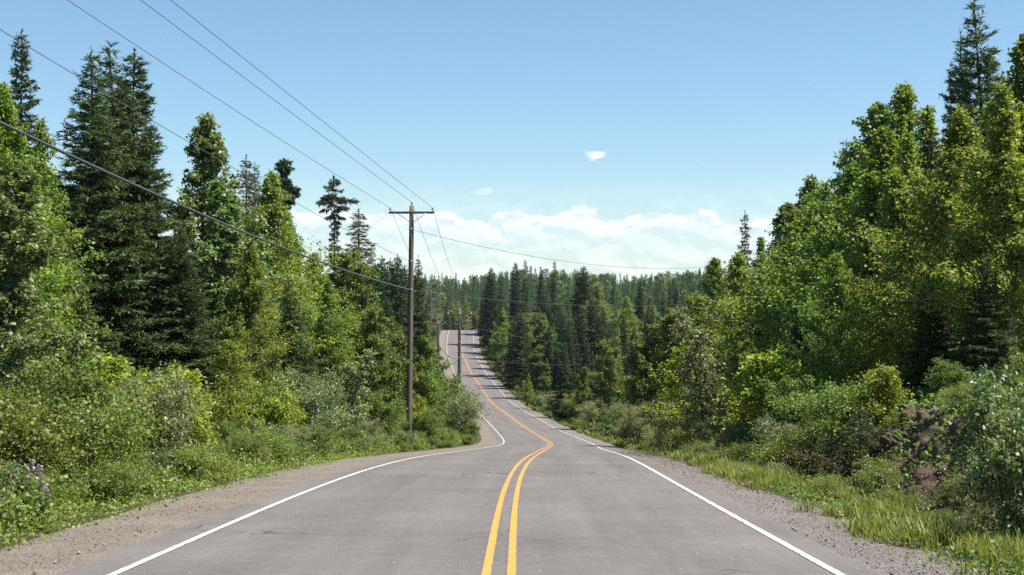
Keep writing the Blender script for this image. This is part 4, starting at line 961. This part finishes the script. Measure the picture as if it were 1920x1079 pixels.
# cumulus bank low over the far wood; the billows are lit from above
sh = N.new('ShaderNodeVectorMath'); sh.operation = 'ADD'; sh.inputs[1].default_value = (.002, .010, 0); L.new(cb.outputs[0], sh.inputs[0])
n1b = noise(t, sh.outputs[0], 34, 10, .58, .15)
top = math_n(t, 'ADD', math_n(t, 'MULTIPLY', math_n(t, 'SUBTRACT', n2, .5), .055), math_n(t, 'MULTIPLY', math_n(t, 'SUBTRACT', n1, .5), .030))
hgt = math_n(t, 'SUBTRACT', math_n(t, 'ADD', top, .060), el)      # how far below the billowing top
dens = math_n(t, 'MULTIPLY', mapr(t, hgt, 0, .0024, 0, 1), mapr(t, hgt, .007, .024, 1, .30))
dens = math_n(t, 'MULTIPLY', dens, mapr(t, math_n(t, 'ADD', math_n(t, 'MULTIPLY', n1, .6), math_n(t, 'MULTIPLY', n2, .5)), .40, .52, .35, 1))
# thin veil towards the horizon
veil = math_n(t, 'MULTIPLY', mapr(t, el, .085, .012, 0, .66), mapr(t, n1, .3, .62, .75, 1))
def puff(a, e, ra, re):
    da = math_n(t, 'DIVIDE', math_n(t, 'SUBTRACT', az, a), ra); de = math_n(t, 'DIVIDE', math_n(t, 'SUBTRACT', el, e), re)
    d = math_n(t, 'SQRT', math_n(t, 'ADD', math_n(t, 'MULTIPLY', da, da), math_n(t, 'MULTIPLY', de, de)))
    nn = noise(t, cb.outputs[0], 120, 5, .6)
    return mapr(t, math_n(t, 'ADD', d, math_n(t, 'MULTIPLY', math_n(t, 'SUBTRACT', nn, .5), 1.7)), 1.05, .65, 0, 1)
pf = math_n(t, 'MAXIMUM', puff(.0585, .1002, .0085, .0036), math_n(t, 'MULTIPLY', puff(-.0205, .0748, .008, .0030), .75))
alpha = math_n(t, 'MAXIMUM', math_n(t, 'MAXIMUM', math_n(t, 'MULTIPLY', dens, .92), veil), pf)
shade = math_n(t, 'ADD', math_n(t, 'MULTIPLY', math_n(t, 'SUBTRACT', n1, n1b), 3.4), .5)
ccol = mixc(t, mapr(t, shade, .25, .7), (6.2, 7.2, 7.7), (8.6, 8.9, 9.0))
grade = mixc(t, 1.0, sky.outputs[0], (.97, 1.11, 1.16), 'MULTIPLY')
allc = mixc(t, alpha, grade, ccol)
bg = N.new('ShaderNodeBackground'); bg.inputs['Strength'].default_value = .061; L.new(allc, bg.inputs['Color'])
wo = N.new('ShaderNodeOutputWorld'); L.new(bg.outputs[0], wo.inputs['Surface'])

sun = bpy.data.lights.new('sun', 'SUN'); sun.energy = 5.0; sun.angle = R(.53); sun.color = (1, .95, .87)
so = bpy.data.objects.new('sun', sun); C.objects.link(so)
from mathutils import Vector
dirv = Vector((math.sin(SUN_AZ) * math.cos(SUN_EL), math.cos(SUN_AZ) * math.cos(SUN_EL), math.sin(SUN_EL)))
so.rotation_euler = dirv.to_track_quat('Z', 'Y').to_euler(); so.location = (30, 20, 60)

cam = bpy.data.cameras.new('camera'); co = bpy.data.objects.new('camera', cam); C.objects.link(co)
cam.sensor_width = 36; cam.lens = 36 * F / 1920; cam.clip_start = .1; cam.clip_end = 9000
co.location = (0, 0, EYE); co.rotation_euler = (PI / 2 + math.atan((HOR - 539.5) / F), 0, 0)
scene.camera = co
scene.view_settings.view_transform = 'Standard'; scene.view_settings.look = 'None'; scene.view_settings.exposure = 1.08; scene.view_settings.gamma = 1
scene.cycles.max_bounces = 8; scene.cycles.diffuse_bounces = 2; scene.cycles.transmission_bounces = 6; scene.cycles.glossy_bounces = 3
scene.cycles.use_denoising = False
